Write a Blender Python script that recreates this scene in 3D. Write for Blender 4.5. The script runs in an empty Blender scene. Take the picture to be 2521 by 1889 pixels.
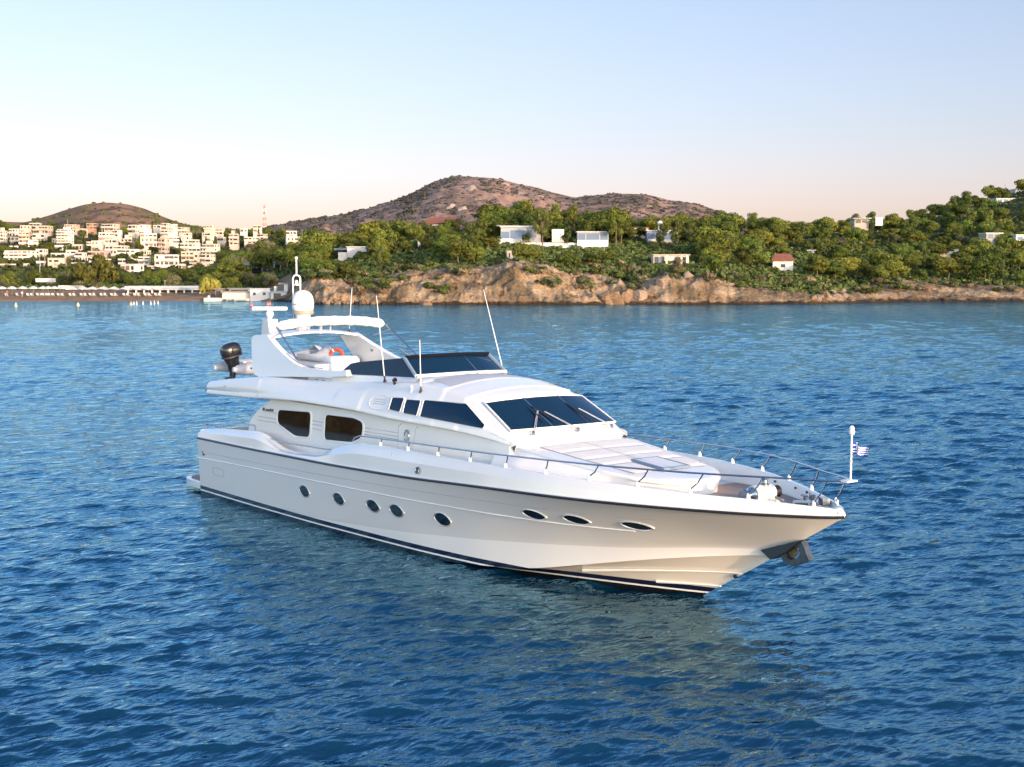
import bpy, math, random
import numpy as np
from mathutils import Vector, Matrix
random.seed(7); RNG = np.random.default_rng(11)
S = bpy.context.scene
COL = S.collection
R = math.radians

# ------------------------------------------------------------------ camera
CAM = np.array([44.4288, -22.7845, 7.5531]); YAW = R(142.6132); PITCH = R(4.6106)
FPX, W0, H0 = 3400.0, 2521.0, 1889.0
cam_d = bpy.data.cameras.new("camera"); cam = bpy.data.objects.new("camera", cam_d); COL.objects.link(cam)
cam.location = CAM; cam.rotation_euler = (math.pi/2 - PITCH, 0, YAW - math.pi/2)
cam_d.sensor_fit = 'HORIZONTAL'; cam_d.sensor_width = 36.0; cam_d.lens = 36.0*FPX/W0
cam_d.clip_start = 0.5; cam_d.clip_end = 20000
S.camera = cam

# ------------------------------------------------------------------ light
SUN_AZ, SUN_EL = R(1.5), R(11.0)
world = bpy.data.worlds.new("World"); S.world = world; world.use_nodes = True
nt = world.node_tree; nt.nodes.clear()
def N(t, typ, **kw):
    n = t.nodes.new(typ)
    for k, v in kw.items(): setattr(n, k, v)
    return n
sky = N(nt, 'ShaderNodeTexSky', sky_type='NISHITA', sun_disc=False, sun_elevation=SUN_EL, sun_rotation=math.pi/2 - SUN_AZ,
        altitude=0, air_density=1.0, dust_density=1.0, ozone_density=1.6)
geo = N(nt, 'ShaderNodeTexCoord'); sep = N(nt, 'ShaderNodeSeparateXYZ'); nt.links.new(geo.outputs['Generated'], sep.inputs[0])
rmp = N(nt, 'ShaderNodeValToRGB'); nt.links.new(sep.outputs['Z'], rmp.inputs[0])
SKY_TINT = [(0, (0.87, 0.685, 0.94)), (0.05, (0.89, 0.7, 0.93)), (0.1, (0.885, 0.73, 0.87)), (0.19, (0.95, 0.8, 0.875)), (0.24, (1.1, 1.06, 1.2)), (0.36, (1.08, 1.22, 1.55)), (0.6, (0.74, 0.88, 1.16)), (1.0, (0.74, 0.86, 1.12))]
cr = rmp.color_ramp
while len(cr.elements) < len(SKY_TINT): cr.elements.new(0.5)
for e, (p, c) in zip(cr.elements, SKY_TINT): e.position = p; e.color = (*c, 1)
mx = N(nt, 'ShaderNodeMix', data_type='RGBA', blend_type='MULTIPLY'); mx.inputs[0].default_value = 1
vd = N(nt, 'ShaderNodeVectorMath', operation='DOT_PRODUCT'); vd.inputs[1].default_value = (math.cos(YAW), math.sin(YAW), 0); nt.links.new(geo.outputs['Generated'], vd.inputs[0])
vr = N(nt, 'ShaderNodeMapRange', interpolation_type='SMOOTHSTEP'); vr.inputs[1].default_value = -.15; vr.inputs[2].default_value = .6; nt.links.new(vd.outputs['Value'], vr.inputs[0])
tm = N(nt, 'ShaderNodeMix', data_type='RGBA');       # unseen half of the sky, low part boosted to fill the yacht's shaded side
r2 = N(nt, 'ShaderNodeValToRGB'); nt.links.new(sep.outputs['Z'], r2.inputs[0]); r2.color_ramp.elements[0].position = .22; r2.color_ramp.elements[0].color = (2.84, 2.62, 2.62, 1)
r2.color_ramp.elements[1].position = .6; r2.color_ramp.elements[1].color = (1.15, 1.16, 1.32, 1); nt.links.new(r2.outputs[0], tm.inputs[6])
nt.links.new(vr.outputs[0], tm.inputs[0]); nt.links.new(rmp.outputs[0], tm.inputs[7])
nt.links.new(sky.outputs[0], mx.inputs[6]); nt.links.new(tm.outputs[2], mx.inputs[7])
bg = N(nt, 'ShaderNodeBackground'); bg.inputs[1].default_value = 0.15
nt.links.new(mx.outputs[2], bg.inputs[0])
wo = N(nt, 'ShaderNodeOutputWorld'); nt.links.new(bg.outputs[0], wo.inputs[0])

sun_d = bpy.data.lights.new("sun", 'SUN'); sun_d.energy = 2.2; sun_d.angle = R(0.6); sun_d.color = (1.0, 0.71, 0.47)
sun = bpy.data.objects.new("sun", sun_d); COL.objects.link(sun)
SUNV = Vector((math.cos(SUN_EL)*math.cos(SUN_AZ), math.cos(SUN_EL)*math.sin(SUN_AZ), math.sin(SUN_EL)))
sun.rotation_euler = SUNV.to_track_quat('Z', 'Y').to_euler(); sun.location = (60, 20, 60)

S.view_settings.view_transform = 'Standard'; S.view_settings.look = 'None'
S.view_settings.exposure = 0.85; S.view_settings.gamma = 1.0; S.view_settings.use_curve_mapping = False
S.cycles.max_bounces = 6; S.cycles.diffuse_bounces = 2; S.cycles.glossy_bounces = 3; S.cycles.transmission_bounces = 4
S.cycles.transparent_max_bounces = 6; S.cycles.caustics_reflective = False; S.cycles.caustics_refractive = False
S.cycles.use_denoising = True; S.cycles.sample_clamp_indirect = 4

# ------------------------------------------------------------------ picture measuring (photograph pixels, 2521 x 1889)
_F = np.array([math.cos(YAW)*math.cos(PITCH), math.sin(YAW)*math.cos(PITCH), -math.sin(PITCH)])
_R = np.array([math.sin(YAW), -math.cos(YAW), 0.0]); _U = np.cross(_R, _F)
FH = np.array([math.cos(YAW), math.sin(YAW), 0.0]); CP, SP = math.cos(PITCH), math.sin(PITCH)
def ray(s): return _F + _R*(s[0]-W0/2)/FPX - _U*(s[1]-H0/2)/FPX
def ony(s, y): d = ray(s); return CAM + (y-CAM[1])/d[1]*d
def onx(s, x): d = ray(s); return CAM + (x-CAM[0])/d[0]*d
def onz(s, z): d = ray(s); return CAM + (z-CAM[2])/d[2]*d
def proj(X):
    d = np.asarray(X, float)-CAM; z = d@_F
    return np.array([W0/2+FPX*(d@_R)/z, H0/2-FPX*(d@_U)/z])
def z1(x, y): return (430+x/3.3815, 620+y/3.3815)
def z2(x, y): return (880+x/3.2485, 680+y/3.2485)
def z3(x, y): return (1180+x/3.2485, 920+y/3.2485)
def z4(x, y): return (1560+x/3.6817, 1000+y/3.6817)
def z5(x, y): return (430+x/3.2485, 1000+y/3.2485)
def z6(x, y): return (1000+x/2.765, 1080+y/2.765)
def dd(x, y): return (x*1.14021, y*1.14021)
def bA(x, y): return (x/5.5225, 460+y/5.5225)
def bB(x, y): return (380+x/4.608, 460+y/4.608)
def bC(x, y): return (700+x/3.6867, 420+y/3.6867)
def bD(x, y): return (1180+x/3.6867, 480+y/3.6867)
def bE(x, y): return (1700+x/3.6867, 420+y/3.6867)
def bF(x, y): return (2100+x/4.603, 420+y/4.603)
def elev(sy, v):      # height at horizontal distance v seen at picture row sy
    k = (H0/2-sy)/FPX; return CAM[2] + v*(k*CP-SP)/(CP+k*SP)
def uvz(sx, sy, v):   # (lateral, height) at horizontal distance v
    z = elev(sy, v); zc = v*CP-(z-CAM[2])*SP
    return (sx-W0/2)/FPX*zc, z
def world_of(u, v, z): return np.array([CAM[0]+FH[0]*v+_R[0]*u, CAM[1]+FH[1]*v+_R[1]*u, z])
def at(sx, sy, v): u, z = uvz(sx, sy, v); return world_of(u, v, z)

# ------------------------------------------------------------------ mesh helpers
class MB:
    def __init__(s): s.v = []; s.f = []; s.m = []
    def add(s, verts, faces, mi=0):
        o = len(s.v); s.v.extend([tuple(map(float, p)) for p in verts])
        s.f.extend([tuple(i+o for i in f) for f in faces]); s.m.extend([mi]*len(faces)); return s
    def grid(s, P, cu=False, cv=False, mi=0, flip=False):
        P = np.asarray(P, float); n, m = P.shape[:2]; fs = []
        for i in range(n if cu else n-1):
            for j in range(m if cv else m-1):
                a, b, c, d = i*m+j, ((i+1) % n)*m+j, ((i+1) % n)*m+(j+1) % m, i*m+(j+1) % m
                fs.append((a, d, c, b) if flip else (a, b, c, d))
        return s.add(P.reshape(-1, 3), fs, mi)
    def poly(s, P, mi=0): return s.add(P, [tuple(range(len(P)))], mi)
    def box(s, c, d, rz=0, mi=0, M=None):
        x, y, z = np.array(d)/2; vs = np.array([(i*x, j*y, k*z) for k in (-1, 1) for j in (-1, 1) for i in (-1, 1)])
        if M is not None: vs = vs@np.array(M).T
        if rz: cs, sn = math.cos(rz), math.sin(rz); vs = vs@np.array([[cs, sn, 0], [-sn, cs, 0], [0, 0, 1]])
        return s.add(vs+np.array(c), [(0, 2, 3, 1), (4, 5, 7, 6), (0, 1, 5, 4), (2, 6, 7, 3), (0, 4, 6, 2), (1, 3, 7, 5)], mi)
    def tube(s, path, r, n=8, cap=True, closed=False, mi=0):
        P = np.asarray(path, float); k = len(P); r = np.full(k, r) if np.isscalar(r) else np.asarray(r, float)
        T = np.gradient(P, axis=0) if not closed else np.roll(P, -1, 0)-np.roll(P, 1, 0)
        T /= np.linalg.norm(T, axis=1)[:, None]+1e-12
        ref = np.array([0, 0, 1.]) if abs(T[:, 2]).mean() < .8 else np.array([1., 0, 0])
        rings = []
        for i in range(k):
            a = np.cross(T[i], ref); a /= np.linalg.norm(a)+1e-12; b = np.cross(T[i], a)
            rings.append([P[i]+r[i]*(a*math.cos(t)+b*math.sin(t)) for t in np.linspace(0, 2*math.pi, n, endpoint=False)])
        o = len(s.v); s.grid(rings, cu=closed, cv=True, mi=mi)
        if cap and not closed:
            s.f.append(tuple(o+j for j in range(n))); s.f.append(tuple(o+(k-1)*n+j for j in reversed(range(n)))); s.m += [mi, mi]
        return s
    def lathe(s, prof, c, axis=(0, 0, 1), n=24, mi=0):
        ax = np.array(axis, float); ax /= np.linalg.norm(ax)
        a = np.cross(ax, [1, 0, 0] if abs(ax[0]) < .9 else [0, 1, 0]); a /= np.linalg.norm(a); b = np.cross(ax, a)
        rings = [[np.array(c)+ax*h+r*(a*math.cos(t)+b*math.sin(t)) for t in np.linspace(0, 2*math.pi, n, endpoint=False)] for r, h in prof]
        return s.grid(rings, cv=True, mi=mi)
    def prism(s, poly, off, mi=0):     # planar polygon (3-D points) pushed along off
        P = np.asarray(poly, float); n = len(P); Q = P+np.array(off)
        fs = [tuple(range(n)), tuple(range(2*n-1, n-1, -1))]+[(i, n+i, n+(i+1) % n, (i+1) % n) for i in range(n)]
        return s.add(np.vstack([P, Q]), fs, mi)
    def build(s, name, mats, parent=None, smooth=35, loc=None, fix=True):
        me = bpy.data.meshes.new(name); me.from_pydata(s.v, [], s.f)
        for m in (mats if isinstance(mats, (list, tuple)) else [mats]): me.materials.append(m)
        me.polygons.foreach_set('material_index', s.m); me.validate()
        if fix:
            import bmesh
            b = bmesh.new(); b.from_mesh(me); bmesh.ops.remove_doubles(b, verts=b.verts, dist=1e-5)
            bmesh.ops.recalc_face_normals(b, faces=b.faces); b.to_mesh(me); b.free()
        if smooth:
            me.polygons.foreach_set('use_smooth', [True]*len(me.polygons)); me.set_sharp_from_angle(angle=R(smooth))
        me.update()
        o = bpy.data.objects.new(name, me); COL.objects.link(o)
        if parent is not None: o.parent = parent
        if loc is not None: o.location = loc
        return o
def big_mesh(name, V, Q, mat, smooth=True, tri=False):
    k = 3 if tri else 4; me = bpy.data.meshes.new(name); V = np.asarray(V, np.float32); Q = np.asarray(Q, np.int32)
    me.vertices.add(len(V)); me.vertices.foreach_set('co', V.ravel())
    me.loops.add(Q.size); me.loops.foreach_set('vertex_index', Q.ravel())
    me.polygons.add(len(Q)); me.polygons.foreach_set('loop_start', np.arange(0, Q.size, k, dtype=np.int32))
    me.update(calc_edges=True)
    if smooth: me.polygons.foreach_set('use_smooth', np.ones(len(Q), bool))
    if mat: me.materials.append(mat)
    me.update(); return me
def link(name, me, parent=None, loc=None):
    o = bpy.data.objects.new(name, me); COL.objects.link(o)
    if parent is not None: o.parent = parent
    if loc is not None: o.location = loc
    return o
def tag(o, label=None, cat=None, group=None, kind=None):
    for k, v in (('label', label), ('category', cat), ('group', group), ('kind', kind)):
        if v: o[k] = v
    return o
def empty(name, loc, label=None, cat=None, group=None, rz=0):
    o = bpy.data.objects.new(name, None); COL.objects.link(o); o.location = loc; o.rotation_euler = (0, 0, rz); o.empty_display_size = .3
    return tag(o, label, cat, group)
def gridq(n, m):
    i, j = np.meshgrid(np.arange(n-1), np.arange(m-1), indexing='ij'); a = (i*m+j).ravel()
    return np.stack([a, a+1, a+m+1, a+m], 1)

# ------------------------------------------------------------------ numpy noise
def _hash(ix, iy, seed):
    h = (ix.astype(np.int64)*374761393+iy.astype(np.int64)*668265263+seed*1274126177) & 0xffffffff
    h = ((h ^ (h >> 13))*1274126177) & 0xffffffff
    return ((h ^ (h >> 16)) & 0xffff)/65535.0
def vnoise(x, y, seed=0):
    x0 = np.floor(x); y0 = np.floor(y); fx = x-x0; fy = y-y0; fx = fx*fx*(3-2*fx); fy = fy*fy*(3-2*fy)
    a = _hash(x0, y0, seed); b = _hash(x0+1, y0, seed); c = _hash(x0, y0+1, seed); d = _hash(x0+1, y0+1, seed)
    return (a*(1-fx)+b*fx)*(1-fy)+(c*(1-fx)+d*fx)*fy
def fbm(x, y, o=4, seed=0, ridge=False):
    t = 0; amp = .5
    for k in range(o):
        n = vnoise(x*2**k, y*2**k, seed+k*17)
        t = t+amp*((1-abs(2*n-1)) if ridge else n); amp *= .5
    return t

# ------------------------------------------------------------------ materials
def mat(name, col, rough=.5, metal=0., var=0., vscale=3., bump=0., bscale=20., coat=0., spec=.5, col2=None, info=0., lo=.4, hi=.6):
    m = bpy.data.materials.new(name); m.use_nodes = True; t = m.node_tree; b = t.nodes['Principled BSDF']
    b.inputs['Base Color'].default_value = (*col, 1); b.inputs['Roughness'].default_value = rough; b.inputs['Metallic'].default_value = metal
    b.inputs['Specular IOR Level'].default_value = spec; b.inputs['Coat Weight'].default_value = coat; b.inputs['Coat Roughness'].default_value = .08
    tc = N(t, 'ShaderNodeTexCoord')
    if var or col2:
        n = N(t, 'ShaderNodeTexNoise'); n.inputs['Scale'].default_value = vscale; n.inputs['Detail'].default_value = 5
        t.links.new(tc.outputs['Object'], n.inputs['Vector'])
        r = N(t, 'ShaderNodeValToRGB'); r.color_ramp.elements[0].position = lo; r.color_ramp.elements[1].position = hi
        c2 = col2 or tuple(c*(1-var) for c in col)
        r.color_ramp.elements[0].color = (*c2, 1); r.color_ramp.elements[1].color = (*col, 1)
        t.links.new(n.outputs['Fac'], r.inputs[0]); out = r.outputs[0]
        if info:
            oi = N(t, 'ShaderNodeObjectInfo'); hs = N(t, 'ShaderNodeHueSaturation')
            mr = N(t, 'ShaderNodeMapRange'); mr.inputs[3].default_value = 1-info; mr.inputs[4].default_value = 1+info
            mh = N(t, 'ShaderNodeMapRange'); mh.inputs[3].default_value = .5-info*.06; mh.inputs[4].default_value = .5+info*.05
            ml = N(t, 'ShaderNodeMath', operation='FRACT'); mm = N(t, 'ShaderNodeMath', operation='MULTIPLY'); mm.inputs[1].default_value = 7.31
            t.links.new(oi.outputs['Random'], mr.inputs[0]); t.links.new(oi.outputs['Random'], mm.inputs[0]); t.links.new(mm.outputs[0], ml.inputs[0]); t.links.new(ml.outputs[0], mh.inputs[0])
            t.links.new(mr.outputs[0], hs.inputs['Value']); t.links.new(mh.outputs[0], hs.inputs['Hue']); t.links.new(out, hs.inputs['Color']); out = hs.outputs[0]
        t.links.new(out, b.inputs['Base Color'])
    if bump:
        n2 = N(t, 'ShaderNodeTexNoise'); n2.inputs['Scale'].default_value = bscale; n2.inputs['Detail'].default_value = 4
        t.links.new(tc.outputs['Object'], n2.inputs['Vector'])
        bp = N(t, 'ShaderNodeBump'); bp.inputs['Strength'].default_value = bump; bp.inputs['Distance'].default_value = .05
        t.links.new(n2.outputs['Fac'], bp.inputs['Height']); t.links.new(bp.outputs[0], b.inputs['Normal'])
    return m
# ------------------------------------------------------------------ sea
def sea_material():
    m = bpy.data.materials.new("sea_water"); m.use_nodes = True; t = m.node_tree; b = t.nodes['Principled BSDF']
    b.inputs['Base Color'].default_value = (.0012, .034, .080, 1); b.inputs['Roughness'].default_value = .06
    b.inputs['IOR'].default_value = 1.38; b.inputs['Specular Tint'].default_value = (.58, .85, 1, 1)
    tc = N(t, 'ShaderNodeTexCoord')
    mp = N(t, 'ShaderNodeMapping'); mp.inputs['Rotation'].default_value = (0, 0, -YAW); mp.inputs['Scale'].default_value = (1, .45, 1)
    t.links.new(tc.outputs['Object'], mp.inputs['Vector'])
    prev = None
    for sc, dist, st, det in ((1.6, .22, .7, 3), (5.0, .05, .6, 3)):
        n = N(t, 'ShaderNodeTexNoise'); n.inputs['Scale'].default_value = sc; n.inputs['Detail'].default_value = det; n.inputs['Roughness'].default_value = .6
        t.links.new(mp.outputs[0], n.inputs['Vector'])
        bp = N(t, 'ShaderNodeBump'); bp.inputs['Strength'].default_value = st; bp.inputs['Distance'].default_value = dist
        t.links.new(n.outputs['Fac'], bp.inputs['Height'])
        if prev is not None: t.links.new(prev.outputs[0], bp.inputs['Normal'])
        prev = bp
    t.nodes.remove(b); df = N(t, 'ShaderNodeBsdfDiffuse'); df.inputs[0].default_value = (.0006, .024, .058, 1); gl = N(t, 'ShaderNodeBsdfGlossy'); gl.inputs[0].default_value = (.54, .88, 1, 1); gl.inputs['Roughness'].default_value = .04
    fr = N(t, 'ShaderNodeFresnel'); fr.inputs[0].default_value = 2.05; mxs = N(t, 'ShaderNodeMixShader')
    for q in (gl, fr): t.links.new(prev.outputs[0], q.inputs['Normal'])
    t.links.new(fr.outputs[0], mxs.inputs[0]); t.links.new(df.outputs[0], mxs.inputs[1]); t.links.new(gl.outputs[0], mxs.inputs[2]); t.links.new(mxs.outputs[0], t.nodes['Material Output'].inputs[0])
    return m
def build_sea():
    r = [3.0]
    while r[-1] < 420: r.append(r[-1]*(1.003 if r[-1] > 16 else 1.05))
    while r[-1] < 9000: r.append(r[-1]*1.12)
    r = np.array(r)
    a = np.concatenate([np.linspace(-math.pi, -.66, 60, endpoint=False), np.linspace(-.66, -.42, 120, endpoint=False), np.linspace(-.42, .42, 600, endpoint=False), np.linspace(.42, .66, 120, endpoint=False), np.linspace(.66, math.pi, 60)])
    A, RR = np.meshgrid(a, r)                     # rows r, cols a ; angle clockwise from view
    x = CAM[0]+RR*(np.cos(A)*FH[0]+np.sin(A)*_R[0]); y = CAM[1]+RR*(np.cos(A)*FH[1]+np.sin(A)*_R[1])
    da = np.gradient(a)[None, :]*np.ones_like(RR); cell = np.maximum(RR*da, np.gradient(r)[:, None])
    Z = np.zeros_like(x); DX = np.zeros_like(x); DY = np.zeros_like(x)
    rg = np.random.default_rng(3); K = 110
    lam = np.exp(np.linspace(math.log(.22), math.log(3.6), K))
    gust = np.clip(.15+1.75*fbm(x/30, y/45, 4, 5), .3, 1.7)
    for i in range(K):
        th = YAW+math.pi+rg.normal(.0, .42); k = 2*math.pi/lam[i]
        s = .044*float(np.interp(math.log(lam[i]), [math.log(.22), math.log(.45), math.log(.9), math.log(1.8), math.log(3.6)], [1.0, 1.15, .85, .5, .32]))
        w = np.clip((lam[i]/cell-2.2)/2.5, 0, 1)
        ph = k*(x*math.cos(th)+y*math.sin(th))+rg.uniform(0, 6.28)
        amp = s/k*w*gust
        Z += amp*np.cos(ph); sn = .95*amp*np.sin(ph); DX -= sn*math.cos(th); DY -= sn*math.sin(th)
    V = np.stack([x+DX, y+DY, Z], -1).reshape(-1, 3)
    me = big_mesh("sea", V, gridq(len(r), len(a)), sea_material())
    o = link("sea", me); tag(o, None, None, None, 'structure')
build_sea()

# ------------------------------------------------------------------ land: heights from what the photograph shows at each bearing
def P9(*a): return a
_T = {   # bearing (row of the 2211-wide view) : nine (distance, picture row or height) nodes; ('z', h) is a height
 -500: [(362, 'z', 0), (373, 'z', 1.2), (400, 'z', 2.2), (460, 'd', 612), (560, 'd', 596), (720, 'd', 560), (900, 'd', 520), (1040, 'd', 492), (1150, 'd', 500)],
 0:    [(362, 'z', 0), (373, 'z', 1.2), (400, 'z', 2.2), (460, 'd', 612), (560, 'd', 596), (720, 'd', 560), (900, 'd', 515), (1040, 'd', 490), (1150, 'd', 500)],
 150:  [(362, 'z', 0), (373, 'z', 1.2), (400, 'z', 2.2), (460, 'd', 612), (560, 'd', 596), (720, 'd', 560), (900, 'd', 520), (1040, 'd', 492), (1150, 'd', 500)],
 300:  [(362, 'z', 0), (373, 'z', 1.2), (400, 'z', 2.2), (460, 'd', 612), (560, 'd', 598), (720, 'd', 568), (900, 'd', 530), (1040, 'd', 502), (1150, 'd', 505)],
 450:  [(363, 'z', 0), (374, 'z', 1.2), (400, 'z', 2.2), (450, 'd', 606), (560, 'd', 592), (720, 'd', 572), (900, 'd', 535), (1040, 'd', 510), (1150, 'd', 510)],
 560:  [(364, 'z', 0), (374, 'z', 1.3), (396, 'z', 2.2), (430, 'd', 598), (500, 'd', 580), (720, 'd', 560), (900, 'd', 530), (1040, 'd', 505), (1150, 'd', 505)],
 625:  [(352, 'z', 0), (357, 'z', 1.2), (372, 'd', 618), (405, 'd', 590), (470, 'd', 572), (720, 'd', 556), (900, 'd', 530), (1040, 'd', 505), (1150, 'd', 505)],
 650:  [(335, 'z', 0), (340, 'd', 640), (350, 'd', 610), (380, 'd', 592), (430, 'd', 570), (520, 'd', 560), (800, 'd', 556), (1040, 'd', 515), (1150, 'd', 520)],
 700:  [(327, 'z', 0), (334, 'd', 625), (342, 'd', 607), (368, 'd', 588), (405, 'd', 565), (450, 'd', 550), (560, 'd', 575), (1040, 'z', 8), (1150, 'z', 8)],
 760:  [(326, 'z', 0), (331, 'd', 643), (340, 'd', 626), (366, 'd', 590), (400, 'd', 562), (440, 'd', 545), (560, 'd', 560), (1040, 'z', 8), (1150, 'z', 8)],
 830:  [(325, 'z', 0), (332, 'd', 626), (341, 'd', 606), (362, 'd', 586), (400, 'd', 552), (440, 'd', 528), (560, 'd', 545), (1040, 'z', 8), (1150, 'z', 8)],
 900:  [(324, 'z', 0), (331, 'd', 613), (341, 'd', 592), (362, 'd', 572), (400, 'd', 538), (440, 'd', 506), (560, 'd', 530), (1040, 'z', 8), (1150, 'z', 8)],
 1000: [(324, 'z', 0), (331, 'd', 606), (341, 'd', 586), (362, 'd', 566), (400, 'd', 531), (440, 'd', 499), (560, 'd', 530), (1040, 'z', 8), (1150, 'z', 8)],
 1100: [(323, 'z', 0), (331, 'd', 602), (342, 'd', 581), (363, 'd', 562), (400, 'd', 526), (440, 'd', 494), (560, 'd', 530), (1040, 'z', 8), (1150, 'z', 8)],
 1250: [(323, 'z', 0), (331, 'd', 622), (345, 'd', 592), (366, 'd', 570), (400, 'd', 530), (440, 'd', 494), (560, 'd', 530), (1040, 'z', 8), (1150, 'z', 8)],
 1350: [(324, 'z', 0), (330, 'd', 633), (346, 'd', 605), (366, 'd', 576), (400, 'd', 536), (440, 'd', 500), (560, 'd', 530), (1040, 'z', 8), (1150, 'z', 8)],
 1450: [(324, 'z', 0), (331, 'd', 620), (345, 'd', 593), (366, 'd', 571), (400, 'd', 541), (440, 'd', 510), (560, 'd', 530), (1040, 'z', 8), (1150, 'z', 8)],
 1550: [(324, 'z', 0), (331, 'd', 616), (345, 'd', 598), (366, 'd', 576), (400, 'd', 545), (440, 'd', 512), (560, 'd', 520), (1040, 'z', 8), (1150, 'z', 8)],
 1650: [(325, 'z', 0), (332, 'd', 633), (346, 'd', 618), (368, 'd', 590), (402, 'd', 558), (450, 'd', 512), (560, 'd', 515), (1040, 'z', 8), (1150, 'z', 8)],
 1750: [(327, 'z', 0), (333, 'd', 645), (347, 'd', 634), (368, 'd', 602), (405, 'd', 568), (460, 'd', 512), (560, 'd', 508), (1040, 'z', 8), (1150, 'z', 8)],
 1850: [(342, 'z', 0), (348, 'd', 644), (359, 'd', 630), (380, 'd', 606), (420, 'd', 570), (500, 'd', 503), (600, 'd', 508), (1040, 'z', 8), (1150, 'z', 8)],
 1950: [(352, 'z', 0), (358, 'd', 641), (368, 'd', 616), (386, 'd', 600), (430, 'd', 560), (520, 'd', 500), (620, 'd', 508), (1040, 'z', 8), (1150, 'z', 8)],
 2050: [(355, 'z', 0), (361, 'd', 642), (370, 'd', 621), (390, 'd', 600), (435, 'd', 555), (540, 'd', 462), (640, 'd', 474), (1040, 'z', 8), (1150, 'z', 8)],
 2150: [(356, 'z', 0), (362, 'd', 643), (372, 'd', 623), (392, 'd', 598), (440, 'd', 550), (560, 'd', 428), (660, 'd', 442), (1040, 'z', 8), (1150, 'z', 8)],
 2250: [(357, 'z', 0), (363, 'd', 643), (373, 'd', 622), (393, 'd', 598), (442, 'd', 548), (560, 'd', 404), (660, 'd', 416), (1040, 'z', 8), (1150, 'z', 8)],
 2800: [(360, 'z', 0), (366, 'd', 643), (375, 'd', 622), (395, 'd', 598), (445, 'd', 548), (560, 'd', 385), (660, 'd', 400), (1040, 'z', 8), (1150, 'z', 8)],
}
TX = np.array(sorted(_T)); TV = np.array([[n[0] for n in _T[k]] for k in TX], float)
TZ = np.array([[n[2] if n[1] == 'z' else elev(n[2]*1.14021, n[0]) for n in _T[k]] for k in TX], float)
def bearing(u, v): return (W0/2+FPX*u/np.maximum(v*CP, 1))/1.14021       # column in the 2211-wide view (near the horizon)
def land0(u, v):
    u = np.asarray(u, float); v = np.asarray(v, float); d = bearing(u, v)+6*(vnoise(u/9, v/14, 31)-.5)
    vs = [np.interp(d, TX, TV[:, k]) for k in range(9)]; zs = [np.interp(d, TX, TZ[:, k]) for k in range(9)]
    z = zs[0]-.35*(vs[0]-v)
    z = np.maximum(z, -6)
    for k in range(8):
        w = np.clip((v-vs[k])/(vs[k+1]-vs[k]), 0, 1); z = np.where(v >= vs[k], zs[k]+(zs[k+1]-zs[k])*w, z)
    return z, d, v-vs[0]
def land(u, v):
    z, d, s = land0(u, v)
    cl = np.clip((s-2)/6, 0, 1)*np.clip((34-s)/16, 0, 1)*np.clip((d-650)/30, 0, 1)
    z = z*(1+cl*(np.where(d > 1500, .45, 1.15)*(fbm(u/13.+1.7, v/70., 3, 91)-.47)))
    rock = np.clip((d-640)/40, 0, 1)*np.exp(-((s-9)/15.)**2)*np.where(d > 1790, .45, np.where(d > 1530, .6, 1))
    n = fbm(u/7.+v/19., v/5.-u/40., 5, 3, True)-.5; n2 = fbm(u/2.3, v/2.6+u/9., 4, 9, True)-.5
    strat = np.sin((z*1.9+u*.16+2.5*fbm(u/8, v/8, 3, 21)))*.22
    n4 = fbm(u/15.+3, v/9.-u/30., 3, 61, True)-.5
    z = z+rock*(3.6*n+2.3*n2+3.0*n4+1.3*strat)+(.7*(fbm(u/13, v/13, 3, 14)-.5))*np.clip(s/25, 0, 1)
    z = np.where(s < 0, np.minimum(z, -.25), z)
    shore = np.clip(1-abs(s-1.)/2.2, 0, 1)*np.where(d > 640, 1, 0)
    return z+shore*1.6*np.clip(fbm(u/2.1, v/2., 3, 77)-.42, 0, 1)
def soil_of(u, v, d, s):
    k = s-15+26*(fbm(u/15+v/45., v/26., 4, 40)-.5)*1.5
    return np.where(d < 640, np.clip((s-34)/6, 0, 1), np.clip(k/7, 0, 1))
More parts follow.
